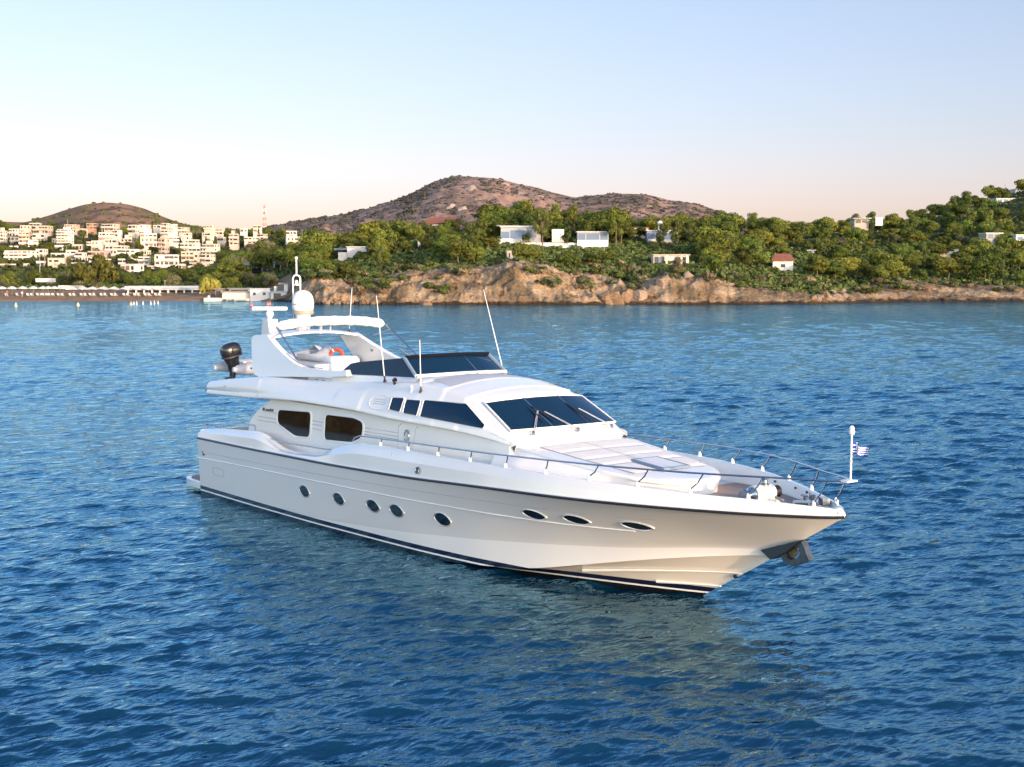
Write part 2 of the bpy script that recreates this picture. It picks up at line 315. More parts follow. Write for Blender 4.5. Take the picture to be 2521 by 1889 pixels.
def rocky(name, cols, scale, extra=None, patch=None):
    m = bpy.data.materials.new(name); m.use_nodes = True; t = m.node_tree; b = t.nodes['Principled BSDF']; b.inputs['Roughness'].default_value = .95; b.inputs['Specular IOR Level'].default_value = .15
    tc = N(t, 'ShaderNodeTexCoord')
    mp = N(t, 'ShaderNodeMapping'); mp.inputs['Rotation'].default_value = (.35, .2, .4); mp.inputs['Scale'].default_value = (1, 1, 2.2)
    t.links.new(tc.outputs['Object'], mp.inputs['Vector'])
    n = N(t, 'ShaderNodeTexNoise'); n.inputs['Scale'].default_value = scale; n.inputs['Detail'].default_value = 8; n.inputs['Roughness'].default_value = .65; n.inputs['Distortion'].default_value = .6
    t.links.new(mp.outputs[0], n.inputs['Vector'])
    r = N(t, 'ShaderNodeValToRGB'); e = r.color_ramp.elements
    while len(e) < len(cols): e.new(.5)
    for el, (p, c) in zip(e, cols): el.position = p; el.color = (*c, 1)
    t.links.new(n.outputs['Fac'], r.inputs[0]); out = r.outputs[0]
    if patch:
        n4 = N(t, 'ShaderNodeTexNoise'); n4.inputs['Scale'].default_value = scale*patch[1]; n4.inputs['Detail'].default_value = 5; t.links.new(tc.outputs['Object'], n4.inputs['Vector'])
        m4 = N(t, 'ShaderNodeMapRange'); m4.inputs[1].default_value = .47; m4.inputs[2].default_value = .57; t.links.new(n4.outputs['Fac'], m4.inputs[0]); q4 = N(t, 'ShaderNodeMix', data_type='RGBA', blend_type='MULTIPLY')
        t.links.new(m4.outputs[0], q4.inputs[0]); t.links.new(out, q4.inputs[6]); q4.inputs[7].default_value = (*patch[0], 1); out = q4.outputs[2]
    if extra: out = extra(t, tc, out)
    t.links.new(out, b.inputs['Base Color'])
    bp = N(t, 'ShaderNodeBump'); bp.inputs['Strength'].default_value = .8; bp.inputs['Distance'].default_value = .6
    n3 = N(t, 'ShaderNodeTexNoise'); n3.inputs['Scale'].default_value = scale*6; n3.inputs['Detail'].default_value = 6; t.links.new(mp.outputs[0], n3.inputs['Vector'])
    t.links.new(n3.outputs['Fac'], bp.inputs['Height']); t.links.new(bp.outputs[0], b.inputs['Normal'])
    return m
def attr_mix(col_a, name):
    def f(t, tc, out):
        at_ = N(t, 'ShaderNodeAttribute'); at_.attribute_name = name
        n = N(t, 'ShaderNodeTexNoise'); n.inputs['Scale'].default_value = .5; n.inputs['Detail'].default_value = 6; t.links.new(tc.outputs['Object'], n.inputs['Vector'])
        s = N(t, 'ShaderNodeMath', operation='SUBTRACT'); s.inputs[1].default_value = .5; t.links.new(n.outputs['Fac'], s.inputs[0])
        ad = N(t, 'ShaderNodeMath', operation='MULTIPLY_ADD'); ad.inputs[1].default_value = 2.2; t.links.new(s.outputs[0], ad.inputs[0]); t.links.new(at_.outputs['Fac'], ad.inputs[2])
        mr = N(t, 'ShaderNodeMapRange'); mr.inputs[1].default_value = .35; mr.inputs[2].default_value = .65; t.links.new(ad.outputs[0], mr.inputs[0])
        mx = N(t, 'ShaderNodeMix', data_type='RGBA'); t.links.new(mr.outputs[0], mx.inputs[0]); t.links.new(out, mx.inputs[6]); mx.inputs[7].default_value = (*col_a, 1)
        sp = N(t, 'ShaderNodeSeparateXYZ'); t.links.new(tc.outputs['Object'], sp.inputs[0]); a2 = N(t, 'ShaderNodeMath', operation='MULTIPLY_ADD'); a2.inputs[1].default_value = 1.6; t.links.new(s.outputs[0], a2.inputs[0]); t.links.new(sp.outputs['Z'], a2.inputs[2])
        m2 = N(t, 'ShaderNodeMapRange'); m2.inputs[1].default_value = .45; m2.inputs[2].default_value = .85; t.links.new(a2.outputs[0], m2.inputs[0])
        m3 = N(t, 'ShaderNodeMix', data_type='RGBA'); t.links.new(m2.outputs[0], m3.inputs[0]); m3.inputs[6].default_value = (.045, .03, .02, 1); t.links.new(mx.outputs[2], m3.inputs[7])
        return m3.outputs[2]
    return f
M_rock = rocky("ochre_rock", [(.28, (0.051, 0.034, 0.024)), (.39, (0.186, 0.121, 0.071)), (.46, (0.356, 0.242, 0.137)), (.53, (0.212, 0.172, 0.131)), (.61, (0.389, 0.288, 0.186)), (.72, (0.254, 0.224, 0.186)), (.85, (0.440, 0.372, 0.286))], .22, attr_mix((.06, .058, .026), 'soil'), ((.50, .51, .52), .55))
def add_attr(me, name, vals):
    a = me.attributes.new(name, 'FLOAT', 'POINT'); a.data.foreach_set('value', np.asarray(vals, np.float32).ravel())
def build_land():
    d = np.concatenate([np.linspace(-900, -120, 40, endpoint=False), np.linspace(-120, 640, 260, endpoint=False), np.linspace(640, 1860, 620, endpoint=False), np.linspace(1860, 2340, 200, endpoint=False), np.linspace(2340, 3300, 40)])
    ta = (d*1.14021-W0/2)/FPX*CP
    v = np.concatenate([np.arange(312, 352, .45), np.arange(352, 380, .6), np.arange(380, 470, 1.6), np.arange(470, 640, 4), np.arange(640, 1160, 12)])
    T_, V_ = np.meshgrid(ta, v); U_ = T_*V_
    Z = land(U_, V_); _, D_, s = land0(U_, V_)
    X = CAM[0]+FH[0]*V_+_R[0]*U_; Y = CAM[1]+FH[1]*V_+_R[1]*U_
    me = big_mesh("land", np.stack([X, Y, Z], -1).reshape(-1, 3), gridq(len(v), len(d)), M_rock)
    soil = soil_of(U_, V_, D_, s)
    add_attr(me, 'soil', soil)
    tag(link("headland", me), kind='structure')
build_land()
# beach sand sheet over the flat shore
M_sand = mat("brown_sand", (.30, .20, .125), .95, var=.25, vscale=.3, bump=.3, bscale=3., spec=.1)
def build_beach():
    d = np.linspace(-160, 640, 200); v = np.concatenate([np.arange(359, 376, .8), np.arange(376, 402, 2)])
    ta = (d*1.14021-W0/2)/FPX*CP; T_, V_ = np.meshgrid(ta, v); U_ = T_*V_
    z, D_, s = land0(U_, V_); Z = np.where(s > 0, np.maximum(land(U_, V_)+.12, .02), -.3)
    Z = np.where(D_ > 630, Z-.5, Z)
    X = CAM[0]+FH[0]*V_+_R[0]*U_; Y = CAM[1]+FH[1]*V_+_R[1]*U_
    tag(link("beach", big_mesh("beach", np.stack([X, Y, Z], -1).reshape(-1, 3), gridq(len(v), len(d)), M_sand)), kind='structure')
build_beach()
# distant hills
def hill(name, prof, v0, vr, v1, mat_, seed, rough=9.):
    px = np.array([p[0] for p in prof], float); py = np.array([p[1] for p in prof], float)
    d = np.linspace(px[0], px[-1], 420); zr = elev(np.interp(d, px, py)*1.14021, vr); k = np.ones(7)/7; zr = np.convolve(np.pad(zr, 3, 'edge'), k, 'valid')
    v = np.concatenate([np.linspace(v0, vr, 110, endpoint=False), np.linspace(vr, v1, 16)])
    ta = (d*1.14021-W0/2)/FPX*CP; T_, V_ = np.meshgrid(ta, v); U_ = T_*V_
    w = np.where(V_ < vr, (V_-v0)/(vr-v0), 1-(V_-vr)/(v1-vr)); w = np.clip(w, 0, 1)
    prof_ = np.where(V_ < vr, w**.8, w)
    env = np.sin(np.pi*np.clip(w, 0, 1)*.97)**.7
    Z = -2+(zr[None, :]+2)*prof_+env*rough*(fbm(U_/70+V_/230, V_/150, 5, seed, True)-.5)*1.6+env*rough*.35*(fbm(U_/16, V_/30, 4, seed+5)-.5)
    Z = np.minimum(Z, -2+(zr[None, :]+2+.6))
    X = CAM[0]+FH[0]*V_+_R[0]*U_; Y = CAM[1]+FH[1]*V_+_R[1]*U_
    me = big_mesh(name, np.stack([X, Y, Z], -1).reshape(-1, 3), gridq(len(v), len(d)), mat_)
    o = tag(link(name, me), kind='structure')
    return d, v, Z, U_, V_
M_hill = rocky("dry_hillside", [(.3, (0.064, 0.057, 0.038)), (.42, (0.144, 0.090, 0.066)), (.52, (0.287, 0.166, 0.119)), (.62, (0.187, 0.128, 0.089)), (.72, (0.389, 0.242, 0.179)), (.85, (0.517, 0.369, 0.285))], .045, None, ((.72, .82, .68), .4))
M_hill2 = rocky("dry_hillside_pale", [(.3, (0.080, 0.071, 0.060)), (.42, (0.176, 0.125, 0.106)), (.52, (0.335, 0.219, 0.178)), (.60, (0.223, 0.163, 0.132)), (.70, (0.463, 0.319, 0.258)), (.82, (0.733, 0.553, 0.450))], .032, None, ((.74, .78, .76), .4))
PROF_L = [(-900, 505), (-300, 492), (-60, 480), (0, 478), (60, 480), (110, 466), (150, 453), (190, 442), (235, 438), (280, 441), (320, 452), (360, 470), (400, 484), (440, 491), (500, 496), (560, 500), (640, 512), (760, 540)]
PROF_C = [(470, 515), (560, 497), (600, 487), (650, 478), (700, 471), (760, 460), (800, 451), (860, 432), (900, 413), (940, 392), (985, 381), (1040, 382), (1080, 387), (1110, 396), (1150, 404), (1200, 419), (1240, 428), (1300, 421), (1340, 418), (1400, 421), (1440, 433), (1500, 441), (1540, 453), (1585, 472), (1640, 500), (1750, 535), (1900, 560)]
HL = hill("hill_left", PROF_L, 1060, 1330, 1700, M_hill, 50, 7.)
HC = hill("hill_centre", PROF_C, 1250, 1750, 2300, M_hill2, 60, 15.)

def side_shore():
    c = np.array([12., 0.]); th0 = math.atan2(-.62, -.79); rg = np.random.default_rng(9); r = np.linspace(210, 330, 26); a = np.linspace(-.62, .75, 150)
    A, RR = np.meshgrid(a, r); X = c[0]+RR*np.cos(th0+A); Yy = c[1]+RR*np.sin(th0+A)
    Z = -2+np.clip((RR-212)/60, 0, 1)**.7*(1+9*fbm(A*11, RR/60, 4, 5))
    tag(link("side_shore", big_mesh("side_shore", np.stack([X, Yy, Z], -1).reshape(-1, 3), gridq(26, 150), mat('dark_scrub_soil', (.05, .05, .03), .9))), kind='structure')
    i = rg.integers(2, 26, 1500); j = rg.integers(0, 150, 1500); return np.stack([X[i, j]+rg.uniform(-3, 3, 1500), Yy[i, j]+rg.uniform(-3, 3, 1500), Z[i, j]+1.2], 1)
SIDE = side_shore()
# ------------------------------------------------------------------ plants
def leaf_mat(name, a, b, trans=.0, info=.42):
    m = mat(name, a, .75, spec=.2, col2=b, vscale=1.4, lo=.35, hi=.65, info=info); return m
M_pine = leaf_mat("pine_needles", (.125, .16, .026), (.056, .082, .018))
M_pine_y = leaf_mat("pine_needles_olive", (.155, .172, .027), (.072, .092, .018))
M_bushm = leaf_mat("bush_leaves", (.10, .125, .032), (.05, .072, .022))
M_grs = leaf_mat("grey_green_leaves", (.17, .175, .09), (.09, .10, .05))
M_dry = leaf_mat("dry_shrub_leaves", (.24, .185, .11), (.13, .10, .065))
M_cyp = leaf_mat("cypress_leaves", (.03, .045, .02), (.016, .026, .013))
M_agave = leaf_mat("agave_leaves", (.28, .30, .07), (.13, .17, .06))
M_bark = mat("grey_brown_bark", (.16, .115, .085), .95, var=.4, vscale=6, bump=.6, bscale=12)
def tufts(blobs, n, size, rg, up=.0, flat=.45, droop=0.):
    """leaf-sized quads spread over lobes: blobs = (cx, cy, cz, rx, ry, rz)"""
    B = np.array(blobs, float); ar = (B[:, 3]*B[:, 4]+B[:, 3]*B[:, 5]); idx = rg.choice(len(B), n, p=ar/ar.sum())
    d = rg.normal(size=(n, 3)); d /= np.linalg.norm(d, axis=1)[:, None]; d[:, 2] = np.where(rg.random(n) < up, abs(d[:, 2]), d[:, 2])
    rad = 1-.55*rg.random(n)**2.2
    c = B[idx, :3]+d*B[idx, 3:]*rad[:, None]
    nn = d/B[idx, 3:]; nn /= np.linalg.norm(nn, axis=1)[:, None]; nn = nn+rg.normal(size=(n, 3))*flat; nn /= np.linalg.norm(nn, axis=1)[:, None]
    t = np.cross(nn, rg.normal(size=(n, 3))); t /= np.linalg.norm(t, axis=1)[:, None]; t[:, 2] -= droop; b = np.cross(nn, t)
    s = size*(.6+.8*rg.random(n))[:, None]; w = s*(.5+.3*rg.random(n))[:, None]
    V = np.stack([c-t*s, c-b*w*.9+t*s*.1, c+t*s, c+b*w-t*s*.1], 1).reshape(-1, 3)
    return V, np.arange(4*n).reshape(n, 4)
def crown_mesh(name, blobs, n, size, m, rg, **k):
    V, Q = tufts(blobs, n, size, rg, **k); return big_mesh(name, V, Q, m, smooth=False)
def trunk_mesh(name, h, r, limbs, rg, lean=.12):
    b = MB(); x = np.cumsum(rg.normal(0, lean*.35, 6)); y = np.cumsum(rg.normal(0, lean*.35, 6)); z = np.linspace(-.6, h, 6)
    P = np.stack([x-x[1], y-y[1], z], 1); b.tube(P, np.linspace(r, r*.45, 6), 6)
    for (ex, ey, ez) in limbs:
        s = P[3]*.6+P[4]*.4; b.tube([s, s*.5+np.array([ex, ey, ez])*.5+[0, 0, .12], (ex, ey, ez)], [r*.5, r*.35, r*.15], 5)
    o = b.build(name, M_bark, None, 60, fix=False); me = o.data; bpy.data.objects.remove(o); return me
def pine_variant(k):        # wide layered Aleppo-pine crown, about 7 m over all
    rg = np.random.default_rng(100+k); bl = []; lim = []
    n = rg.integers(11, 16)
    for i in range(n):
        a = rg.uniform(0, 6.28); r = 2.5*math.sqrt(rg.random()); z = 4.0-.17*r*r+rg.normal(0, .5); s = rg.uniform(1.0, 1.6)
        bl.append((r*math.cos(a), r*math.sin(a), z, s, s, s*.62)); 
        if i < 6: lim.append((r*math.cos(a)*.8, r*math.sin(a)*.8, z-.2))
    for i in range(7):
        a = rg.uniform(0, 6.28); r = rg.uniform(1.2, 2.6); s = rg.uniform(.7, 1.0); bl.append((r*math.cos(a), r*math.sin(a), 1.9+rg.random()*1.1, s, s, s*.6))
    m = (M_pine, M_pine_y)[k % 2]
    return crown_mesh("crown", bl, 5200, .175, m, rg, up=.35), trunk_mesh("trunk", 3.7, .2, lim, rg, .3)
def tall_variant(k):        # upright pine or broadleaf
    rg = np.random.default_rng(140+k); bl = []; lim = []
    for i in range(15):
        z = rg.uniform(2.0, 7.0); r = 1.5*(1-abs(z-4.2)/4.6)*math.sqrt(rg.random())*1.3; a = rg.uniform(0, 6.28); s = rg.uniform(.65, 1.05)
        bl.append((r*math.cos(a), r*math.sin(a), z, s, s, s*1.0))
        if i < 5: lim.append((r*math.cos(a), r*math.sin(a), z))
    return crown_mesh("crown", bl, 3400, .155, (M_pine, M_pine_y, M_bushm)[k % 3], rg, up=.2), trunk_mesh("trunk", 5.2, .17, lim, rg, .2)
def round_variant(k, m):    # dense round evergreen, about 4 m
    rg = np.random.default_rng(180+k); bl = []
    for i in range(11):
        a = rg.uniform(0, 6.28); r = 1.25*math.sqrt(rg.random()); s = rg.uniform(.6, 1.0); bl.append((r*math.cos(a), r*math.sin(a), 1.35+rg.normal(0, .5), s, s, s*.85))
    return crown_mesh("crown", bl, 2400, .135, m, rg, up=.3), trunk_mesh("trunk", 1.5, .12, [(.5, .3, 1.6), (-.4, -.4, 1.7)], rg, .1)
def shrub_variant(k, m, n=800, sz=.13):
    rg = np.random.default_rng(220+k); bl = []
    for i in range(7):
        a = rg.uniform(0, 6.28); r = .85*math.sqrt(rg.random()); s = rg.uniform(.4, .7); bl.append((r*math.cos(a), r*math.sin(a), .4+.25*rg.random(), s, s, s*.75))
    return crown_mesh("shrub", bl, n, sz, m, rg, up=.6)
def cypress_variant(k):
    rg = np.random.default_rng(260+k); bl = [(rg.normal(0, .08), rg.normal(0, .08), z, .55*math.sin(math.pi*min(.98, (z+.6)/7.4))**.7+.1, .55*math.sin(math.pi*min(.98, (z+.6)/7.4))**.7+.1, .7) for z in np.linspace(.6, 6.6, 9)]
    return crown_mesh("crown", bl, 1300, .16, M_cyp, rg, up=.3), trunk_mesh("trunk", 2.0, .12, [], rg, .05)
def willow_variant(k, m):   # tamarisk with drooping sprays, about 8 m wide
    rg = np.random.default_rng(280+k); bl = []
    for i in range(20):
        a = rg.uniform(0, 6.28); r = 3.0*math.sqrt(rg.random()); z = 4.9-.22*r*r+rg.normal(0, .5); s = rg.uniform(.8, 1.3); bl.append((r*math.cos(a), r*math.sin(a), max(z, 1.4), s*.8, s*.8, s*1.25))
    return crown_mesh("crown", bl, 4200, .22, m, rg, up=.2, droop=.8), trunk_mesh("trunk", 4.0, .3, [(1.5, .5, 4.2), (-1.4, .4, 4.0), (.2, -1.2, 4.4)], rg, .3)
def agave_variant(k):
    b = MB(); rg = np.random.default_rng(300+k)
    for i in range(22):
        a = rg.uniform(0, 6.28); e = rg.uniform(.35, 1.3); L = rg.uniform(.7, 1.15); d = np.array([math.cos(a)*math.cos(e), math.sin(a)*math.cos(e), math.sin(e)]); s = np.array([-math.sin(a), math.cos(a), 0])*.09
        o = np.array([math.cos(a), math.sin(a), 0])*.1; b.add([o-s, o+s, o+d*L*.6+s*.9, o+d*L, o+d*L*.6-s*.9], [(0, 1, 2, 3, 4)])
    o = b.build("rosette", M_agave, None, 0, fix=False); me = o.data; bpy.data.objects.remove(o); return me
PINE = [pine_variant(k) for k in range(6)]; TALL = [tall_variant(k) for k in range(6)]
ROUND = [round_variant(k, (M_bushm, M_pine, M_bushm, M_grs)[k % 4]) for k in range(6)]
SHRUB = [shrub_variant(k, (M_bushm, M_dry, M_grs, M_bushm)[k % 4]) for k in range(8)]
CYP = [cypress_variant(k) for k in range(2)]; WIL = [willow_variant(0, leaf_mat('big_tree_leaves', (.12, .115, .022), (.05, .055, .014))), willow_variant(1, leaf_mat("tamarisk_leaves", (.28, .24, .05), (.15, .13, .035)))]; AGA = [agave_variant(k) for k in range(3)]
PLANTS = []          # (object, kind words, colour words)
def plant(kind, u, v, sc, parts, words, cat, z=None, rz=None, sz=1.):
    z = float(land(np.array([u]), np.array([v]))[0]) if z is None else z
    p = world_of(u, v, z-.1); rz = random.uniform(0, 6.28) if rz is None else rz
    if isinstance(parts, tuple):
        e = empty(kind, p, None, cat, None, rz); e.scale = (sc, sc, sc*sz)
        link("crown", parts[0], e); link("trunk", parts[1], e)
    else:
        e = link(kind, parts, None, p); e.rotation_euler = (0, 0, rz); e.scale = (sc, sc, sc*sz); e['category'] = cat
    PLANTS.append([e, words]); return e
def atpx(sx, sy, v): u, z = uvz(sx, sy, v); return u, v, z
KEEP = []            # picture rectangles (2211-wide view, distance) kept clear of trees in front
def clear_for(D0, R0, D1, R1, v): KEEP.append((D0, R0, D1, R1, v))
def scatter(d0, d1, v0, v1, step, fn, jitter=.42, seed=0, acc=None):
    rg = np.random.default_rng(seed); v = v0
    while v < v1:
        t0, t1 = (d0*1.14021-W0/2)/FPX, (d1*1.14021-W0/2)/FPX; st = step*(.85+.0*v); u = t0*v
        while u < t1*v:
            uu, vv = u+rg.uniform(-jitter, jitter)*step, v+rg.uniform(-jitter, jitter)*step
            z, d, s = [float(q[0]) for q in land0(np.array([uu]), np.array([vv]))]
            if (acc is None or acc(uu, vv, z, d, s, rg)): fn(uu, vv, z, d, s, rg)
            u += step
        v += step*.95
def blocked(u, v, z, d, w, h):
    r = (lambda q: q[1]/1.14021)(proj(world_of(u, v, z))); rt = (lambda q: q[1]/1.14021)(proj(world_of(u, v, z+h))); ww = w*FPX/v/1.14021
    for (D0, R0, D1, R1, vb) in KEEP:
        if v < vb+4 and d+ww > D0 and d-ww < D1 and rt < R1-3 and r > R0: return True
    return False
# keep the houses of the headland in sight
for k in ((1072, 488, 1180, 524, 398), (1180, 518, 1245, 538, 396), (1242, 500, 1316, 528, 396), (1368, 486, 1466, 520, 412), (1408, 546, 1492, 572, 378), (730, 533, 795, 556, 404), (855, 540, 930, 556, 404), (1665, 556, 1716, 584, 400), (2148, 426, 2212, 446, 545), (1842, 468, 1910, 490, 500), (905, 470, 1000, 482, 450), (1738, 540, 1770, 552, 420), (1086, 540, 1106, 560, 372), (478, 560, 640, 585, 440)): clear_for(*k)
def woods(u, v, z, d, s, rg):
    q = rg.random(); sc = rg.choice((.75, .95, 1.1, 1.25, 1.5))*rg.uniform(.9, 1.1)*(.86 if d > 1600 else 1)
    if blocked(u, v, z, d, 2.6*sc, 5.2*sc): 
        if rg.random() < .35 and not blocked(u, v, z, d, 1.2, 1.5): plant("shrub", u, v, rg.uniform(.7, 1.1), SHRUB[rg.integers(8)], "low shrub", "shrub", z)
        return
    if q < .70: plant("pine_tree", u, v, sc, PINE[rg.integers(6)], "spreading pine", "tree", z, None, rg.uniform(.85, 1.1))
    elif q < .86: plant("tall_pine", u, v, sc*rg.uniform(.75, 1.0), TALL[rg.integers(6)], "upright pine", "tree", z)
    else: plant("evergreen_tree", u, v, sc*1.25, ROUND[rg.integers(6)], "round evergreen", "tree", z)
woods_ok = lambda u, v, z, d, s, rg: s > 19 and soil_of(np.array([u]), np.array([v]), np.array([d]), np.array([s]))[0] > .9 and rg.random() < .93
scatter(660, 1560, 348, 452, 6.4, woods, seed=1, acc=woods_ok)
scatter(1560, 2290, 372, 470, 8.0, woods, seed=2, acc=woods_ok)
scatter(1750, 2290, 470, 580, 8.4, woods, seed=3, acc=woods_ok)
# shrubs and agaves over the cliff top and face
def shrubs(u, v, z, d, s, rg):
    sc = rg.uniform(.7, 1.5); q = rg.random()
    if blocked(u, v, z, d, 1.0, 1.2): return
    if q < .12 and 1050 < d < 1800: plant("agave_plant", u, v, sc*.9, AGA[rg.integers(3)], "spiky agave", "agave"); return
    k = rg.integers(8); plant("shrub", u, v, sc, SHRUB[k], ("dark", "dry brown", "grey-green", "dark")[k % 4]+" shrub", "shrub")
scatter(640, 1860, 333, 358, 3.7, shrubs, seed=4, acc=lambda u, v, z, d, s, rg: s > 8 and rg.random() < (.16+.2*np.clip((s-10)/14, 0, 1))*(1.0 if vnoise(np.array([u/11.]), np.array([v/11.]), 8)[0] > .42 else .25))
scatter(1860, 2290, 362, 392, 5., shrubs, seed=5, acc=lambda u, v, z, d, s, rg: s > 8 and rg.random() < .4)
# trees along the beach and up the town valley
def beachtrees(u, v, z, d, s, rg):
    q = rg.random()
    if blocked(u, v, z, d, 2.5, 4): return
    if q < .5: plant("evergreen_tree", u, v, rg.uniform(1.0, 1.7), ROUND[rg.integers(6)], "round evergreen", "tree", z)
    elif q < .75: plant("pine_tree", u, v, rg.uniform(.65, .95), PINE[rg.integers(6)], "spreading pine", "tree", z)
    else: plant("shrub", u, v, rg.uniform(1.2, 2.0), SHRUB[rg.integers(8)], "bushy shrub", "shrub", z)
scatter(-60, 470, 408, 470, 8.5, beachtrees, seed=6, acc=lambda u, v, z, d, s, rg: rg.random() < .8 and not (170 < d < 280 and v < 440))
scatter(440, 660, 392, 470, 7.0, beachtrees, seed=7, acc=lambda u, v, z, d, s, rg: d > 470 or v > 402)
BIG = plant("tamarisk_tree", *atpx(*bA(1310, 1350), 402)[:2], 1.9, WIL[0], "big", "tree", None, None, .82)
BIG['label'] = "largest tree by the beach, broad and drooping olive crown behind the parasols"
SMALLT = plant("tamarisk_tree", *atpx(*bB(628, 1255), 372)[:2], .86, WIL[1], "small", "tree")
SMALLT['label'] = "yellowish tamarisk tree standing alone on the sand beside the long beach pavilion"
for (px, row, sc) in ((bB(850, 920), 560, 1.25), (bB(1225, 920), 560, 1.3), (bB(1000, 900), 555, .95), (bB(1850, 830), 520, 1.7), (bB(1500, 850), 540, 1.2)):
    u, v, z = atpx(px[0], px[1], 428 if px[0] < 720 else 400); plant("pine_tree", u, v, sc, PINE[random.randrange(6)], "tall umbrella pine", "tree", None, None, 1.15)
def towntrees(u, v, z, d, s, rg):
    q = rg.random()
    if blocked(u, v, z, d, 2.2, 3.5): return
    if q < .1: plant("cypress_tree", u, v, rg.uniform(1.0, 1.5), CYP[rg.integers(2)], "dark slim cypress", "tree", z)
    elif q < .75: plant("evergreen_tree", u, v, rg.uniform(1.3, 2.3), ROUND[rg.integers(6)], "round evergreen", "tree", z)
    else: plant("pine_tree", u, v, rg.uniform(.8, 1.2), PINE[rg.integers(6)], "spreading pine", "tree", z)
TOWN_TREES = lambda: (scatter(-20, 480, 560, 1040, 24., towntrees, .45, 8), scatter(480, 720, 500, 1040, 21., towntrees, .45, 9))
# low growth nobody could count: undergrowth on the headland, scrub on the far hills
def scrub(name, pts, size, m, n=14, seed=0, hz=.7):
    rg = np.random.default_rng(seed); P = np.asarray(pts); k = len(P); s = size*(.5+1.0*rg.random(k)**1.5)
    d = rg.normal(size=(k, n, 3)); d /= np.linalg.norm(d, axis=2)[..., None]; d[..., 2] = abs(d[..., 2])
    c = P[:, None, :]+d*s[:, None, None]*np.array([1, 1, hz])*(.6+.4*rg.random((k, n, 1)))
    nn = d+rg.normal(size=d.shape)*.4; nn /= np.linalg.norm(nn, axis=2)[..., None]
    t = np.cross(nn, rg.normal(size=d.shape)); t /= np.linalg.norm(t, axis=2)[..., None]; b = np.cross(nn, t); q = (s*.5)[:, None, None]
    V = np.stack([c-t*q, c-b*q*.7, c+t*q, c+b*q*.7], 2).reshape(-1, 3)
    me = big_mesh(name, V, np.arange(len(V)).reshape(-1, 4), m, smooth=False); tag(link(name, me), kind='stuff')
def under_pts(n, d0, d1, v0, v1, smin, seed):
    rg = np.random.default_rng(seed); v = rg.uniform(v0, v1, n); u = (rg.uniform(d0, d1, n)*1.14021-W0/2)/FPX*v; z = land(u, v); _, d, s = land0(u, v); ok = (soil_of(u, v, d, s) > .45) & (s > smin-8)
    u, v, z = u[ok], v[ok], z[ok]; return np.stack([CAM[0]+FH[0]*v+_R[0]*u, CAM[1]+FH[1]*v+_R[1]*u, z-.1], 1)
scrub("undergrowth", np.vstack([under_pts(11000, 650, 2290, 335, 470, 18, 1), under_pts(1500, 1700, 2290, 470, 600, 20, 2), under_pts(1800, -80, 660, 402, 480, 30, 3)]), 1.05, M_bushm, 16, 1)
scrub("town_undergrowth", under_pts(2600, -60, 720, 480, 1120, 60, 4), 2.2, M_bushm, 14, 2)
def hill_pts(H, n, seed, dens):
    d, v, Z, U_, V_ = H; rg = np.random.default_rng(seed); out = []
    i = rg.integers(0, Z.shape[0], n*6); j = rg.integers(0, Z.shape[1], n*6)
    for a, b in zip(i, j):
        if v[a] > v[int(Z.shape[0]*110/126)-1]+6: continue
        if rg.random() < dens(d[b], a/110., U_[a, b], V_[a, b]): out.append(world_of(U_[a, b]+rg.uniform(-2, 2), V_[a, b], Z[a, b]-.3))
        if len(out) >= n: break
    return np.array(out)
nz_ = lambda u, v, s: float(vnoise(np.array([u/28.]), np.array([v/60.]), s)[0])
scrub("hillside_scrub", hill_pts(HC, 9500, 5, lambda d, w, u, v: (.95 if d < 780 else .6 if d < 940 else .34)*(1 if nz_(u, v, 3) > .42 else .35)*(1 if w < .93 else .6)), 2.2, leaf_mat("scrub_leaves", (.095, .09, .075), (.055, .058, .05)), 14, 3)
scrub("hilltop_scrub", hill_pts(HL, 4500, 6, lambda d, w, u, v: (.95 if d < 90 or d > 330 else .4 if d > 285 else .24)*(1 if nz_(u, v, 9) > .4 else .4)), 2.0, M_bushm, 14, 4)

scrub("side_woods", np.vstack([under_pts(3500, 2300, 3250, 372, 600, 24, 12), under_pts(1500, -860, -70, 405, 900, 40, 13)]), 2.6, M_pine, 22, 9, .9)
scrub("side_shore_trees", SIDE, 3.2, M_cyp, 16, 8, .9)
def ell(c, r, n=14, m=10, p=1.0):
    return [[np.array(c)+np.array([r[0]*math.copysign(abs(math.cos(b))**p*abs(math.cos(a))**p, math.cos(b)*math.cos(a)), r[1]*math.copysign(abs(math.cos(b))**p*abs(math.sin(a))**p, math.sin(a)), r[2]*math.copysign(abs(math.sin(b))**p, math.sin(b))]) for a in np.linspace(0, 2*math.pi, n, endpoint=False)] for b in np.linspace(-math.pi/2, math.pi/2, m)]
# ------------------------------------------------------------------ houses of the town and the headland
M_wall = [mat("cream_render", (.63, .55, .465), .85, var=.08, vscale=.5), mat("white_render", (.69, .64, .575), .85, var=.07, vscale=.5), mat("pink_render", (.57, .44, .36), .85, var=.1, vscale=.5)]
M_white = mat("whitewash", (.66, .655, .65), .8, var=.05, vscale=.8); M_bare = mat("bare_brick", (.40, .24, .17), .9, var=.25, vscale=1.2)
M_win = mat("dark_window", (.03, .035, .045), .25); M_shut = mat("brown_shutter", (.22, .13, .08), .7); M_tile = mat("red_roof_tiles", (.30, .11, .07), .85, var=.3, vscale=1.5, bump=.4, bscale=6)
M_conc = mat("pale_concrete", (.44, .39, .34), .9, var=.15, vscale=.8); M_metal = mat("grey_metal", (.35, .36, .38), .5); M_roofw = mat("pale_sheet_roof", (.40, .45, .50), .6, var=.08, vscale=.6)
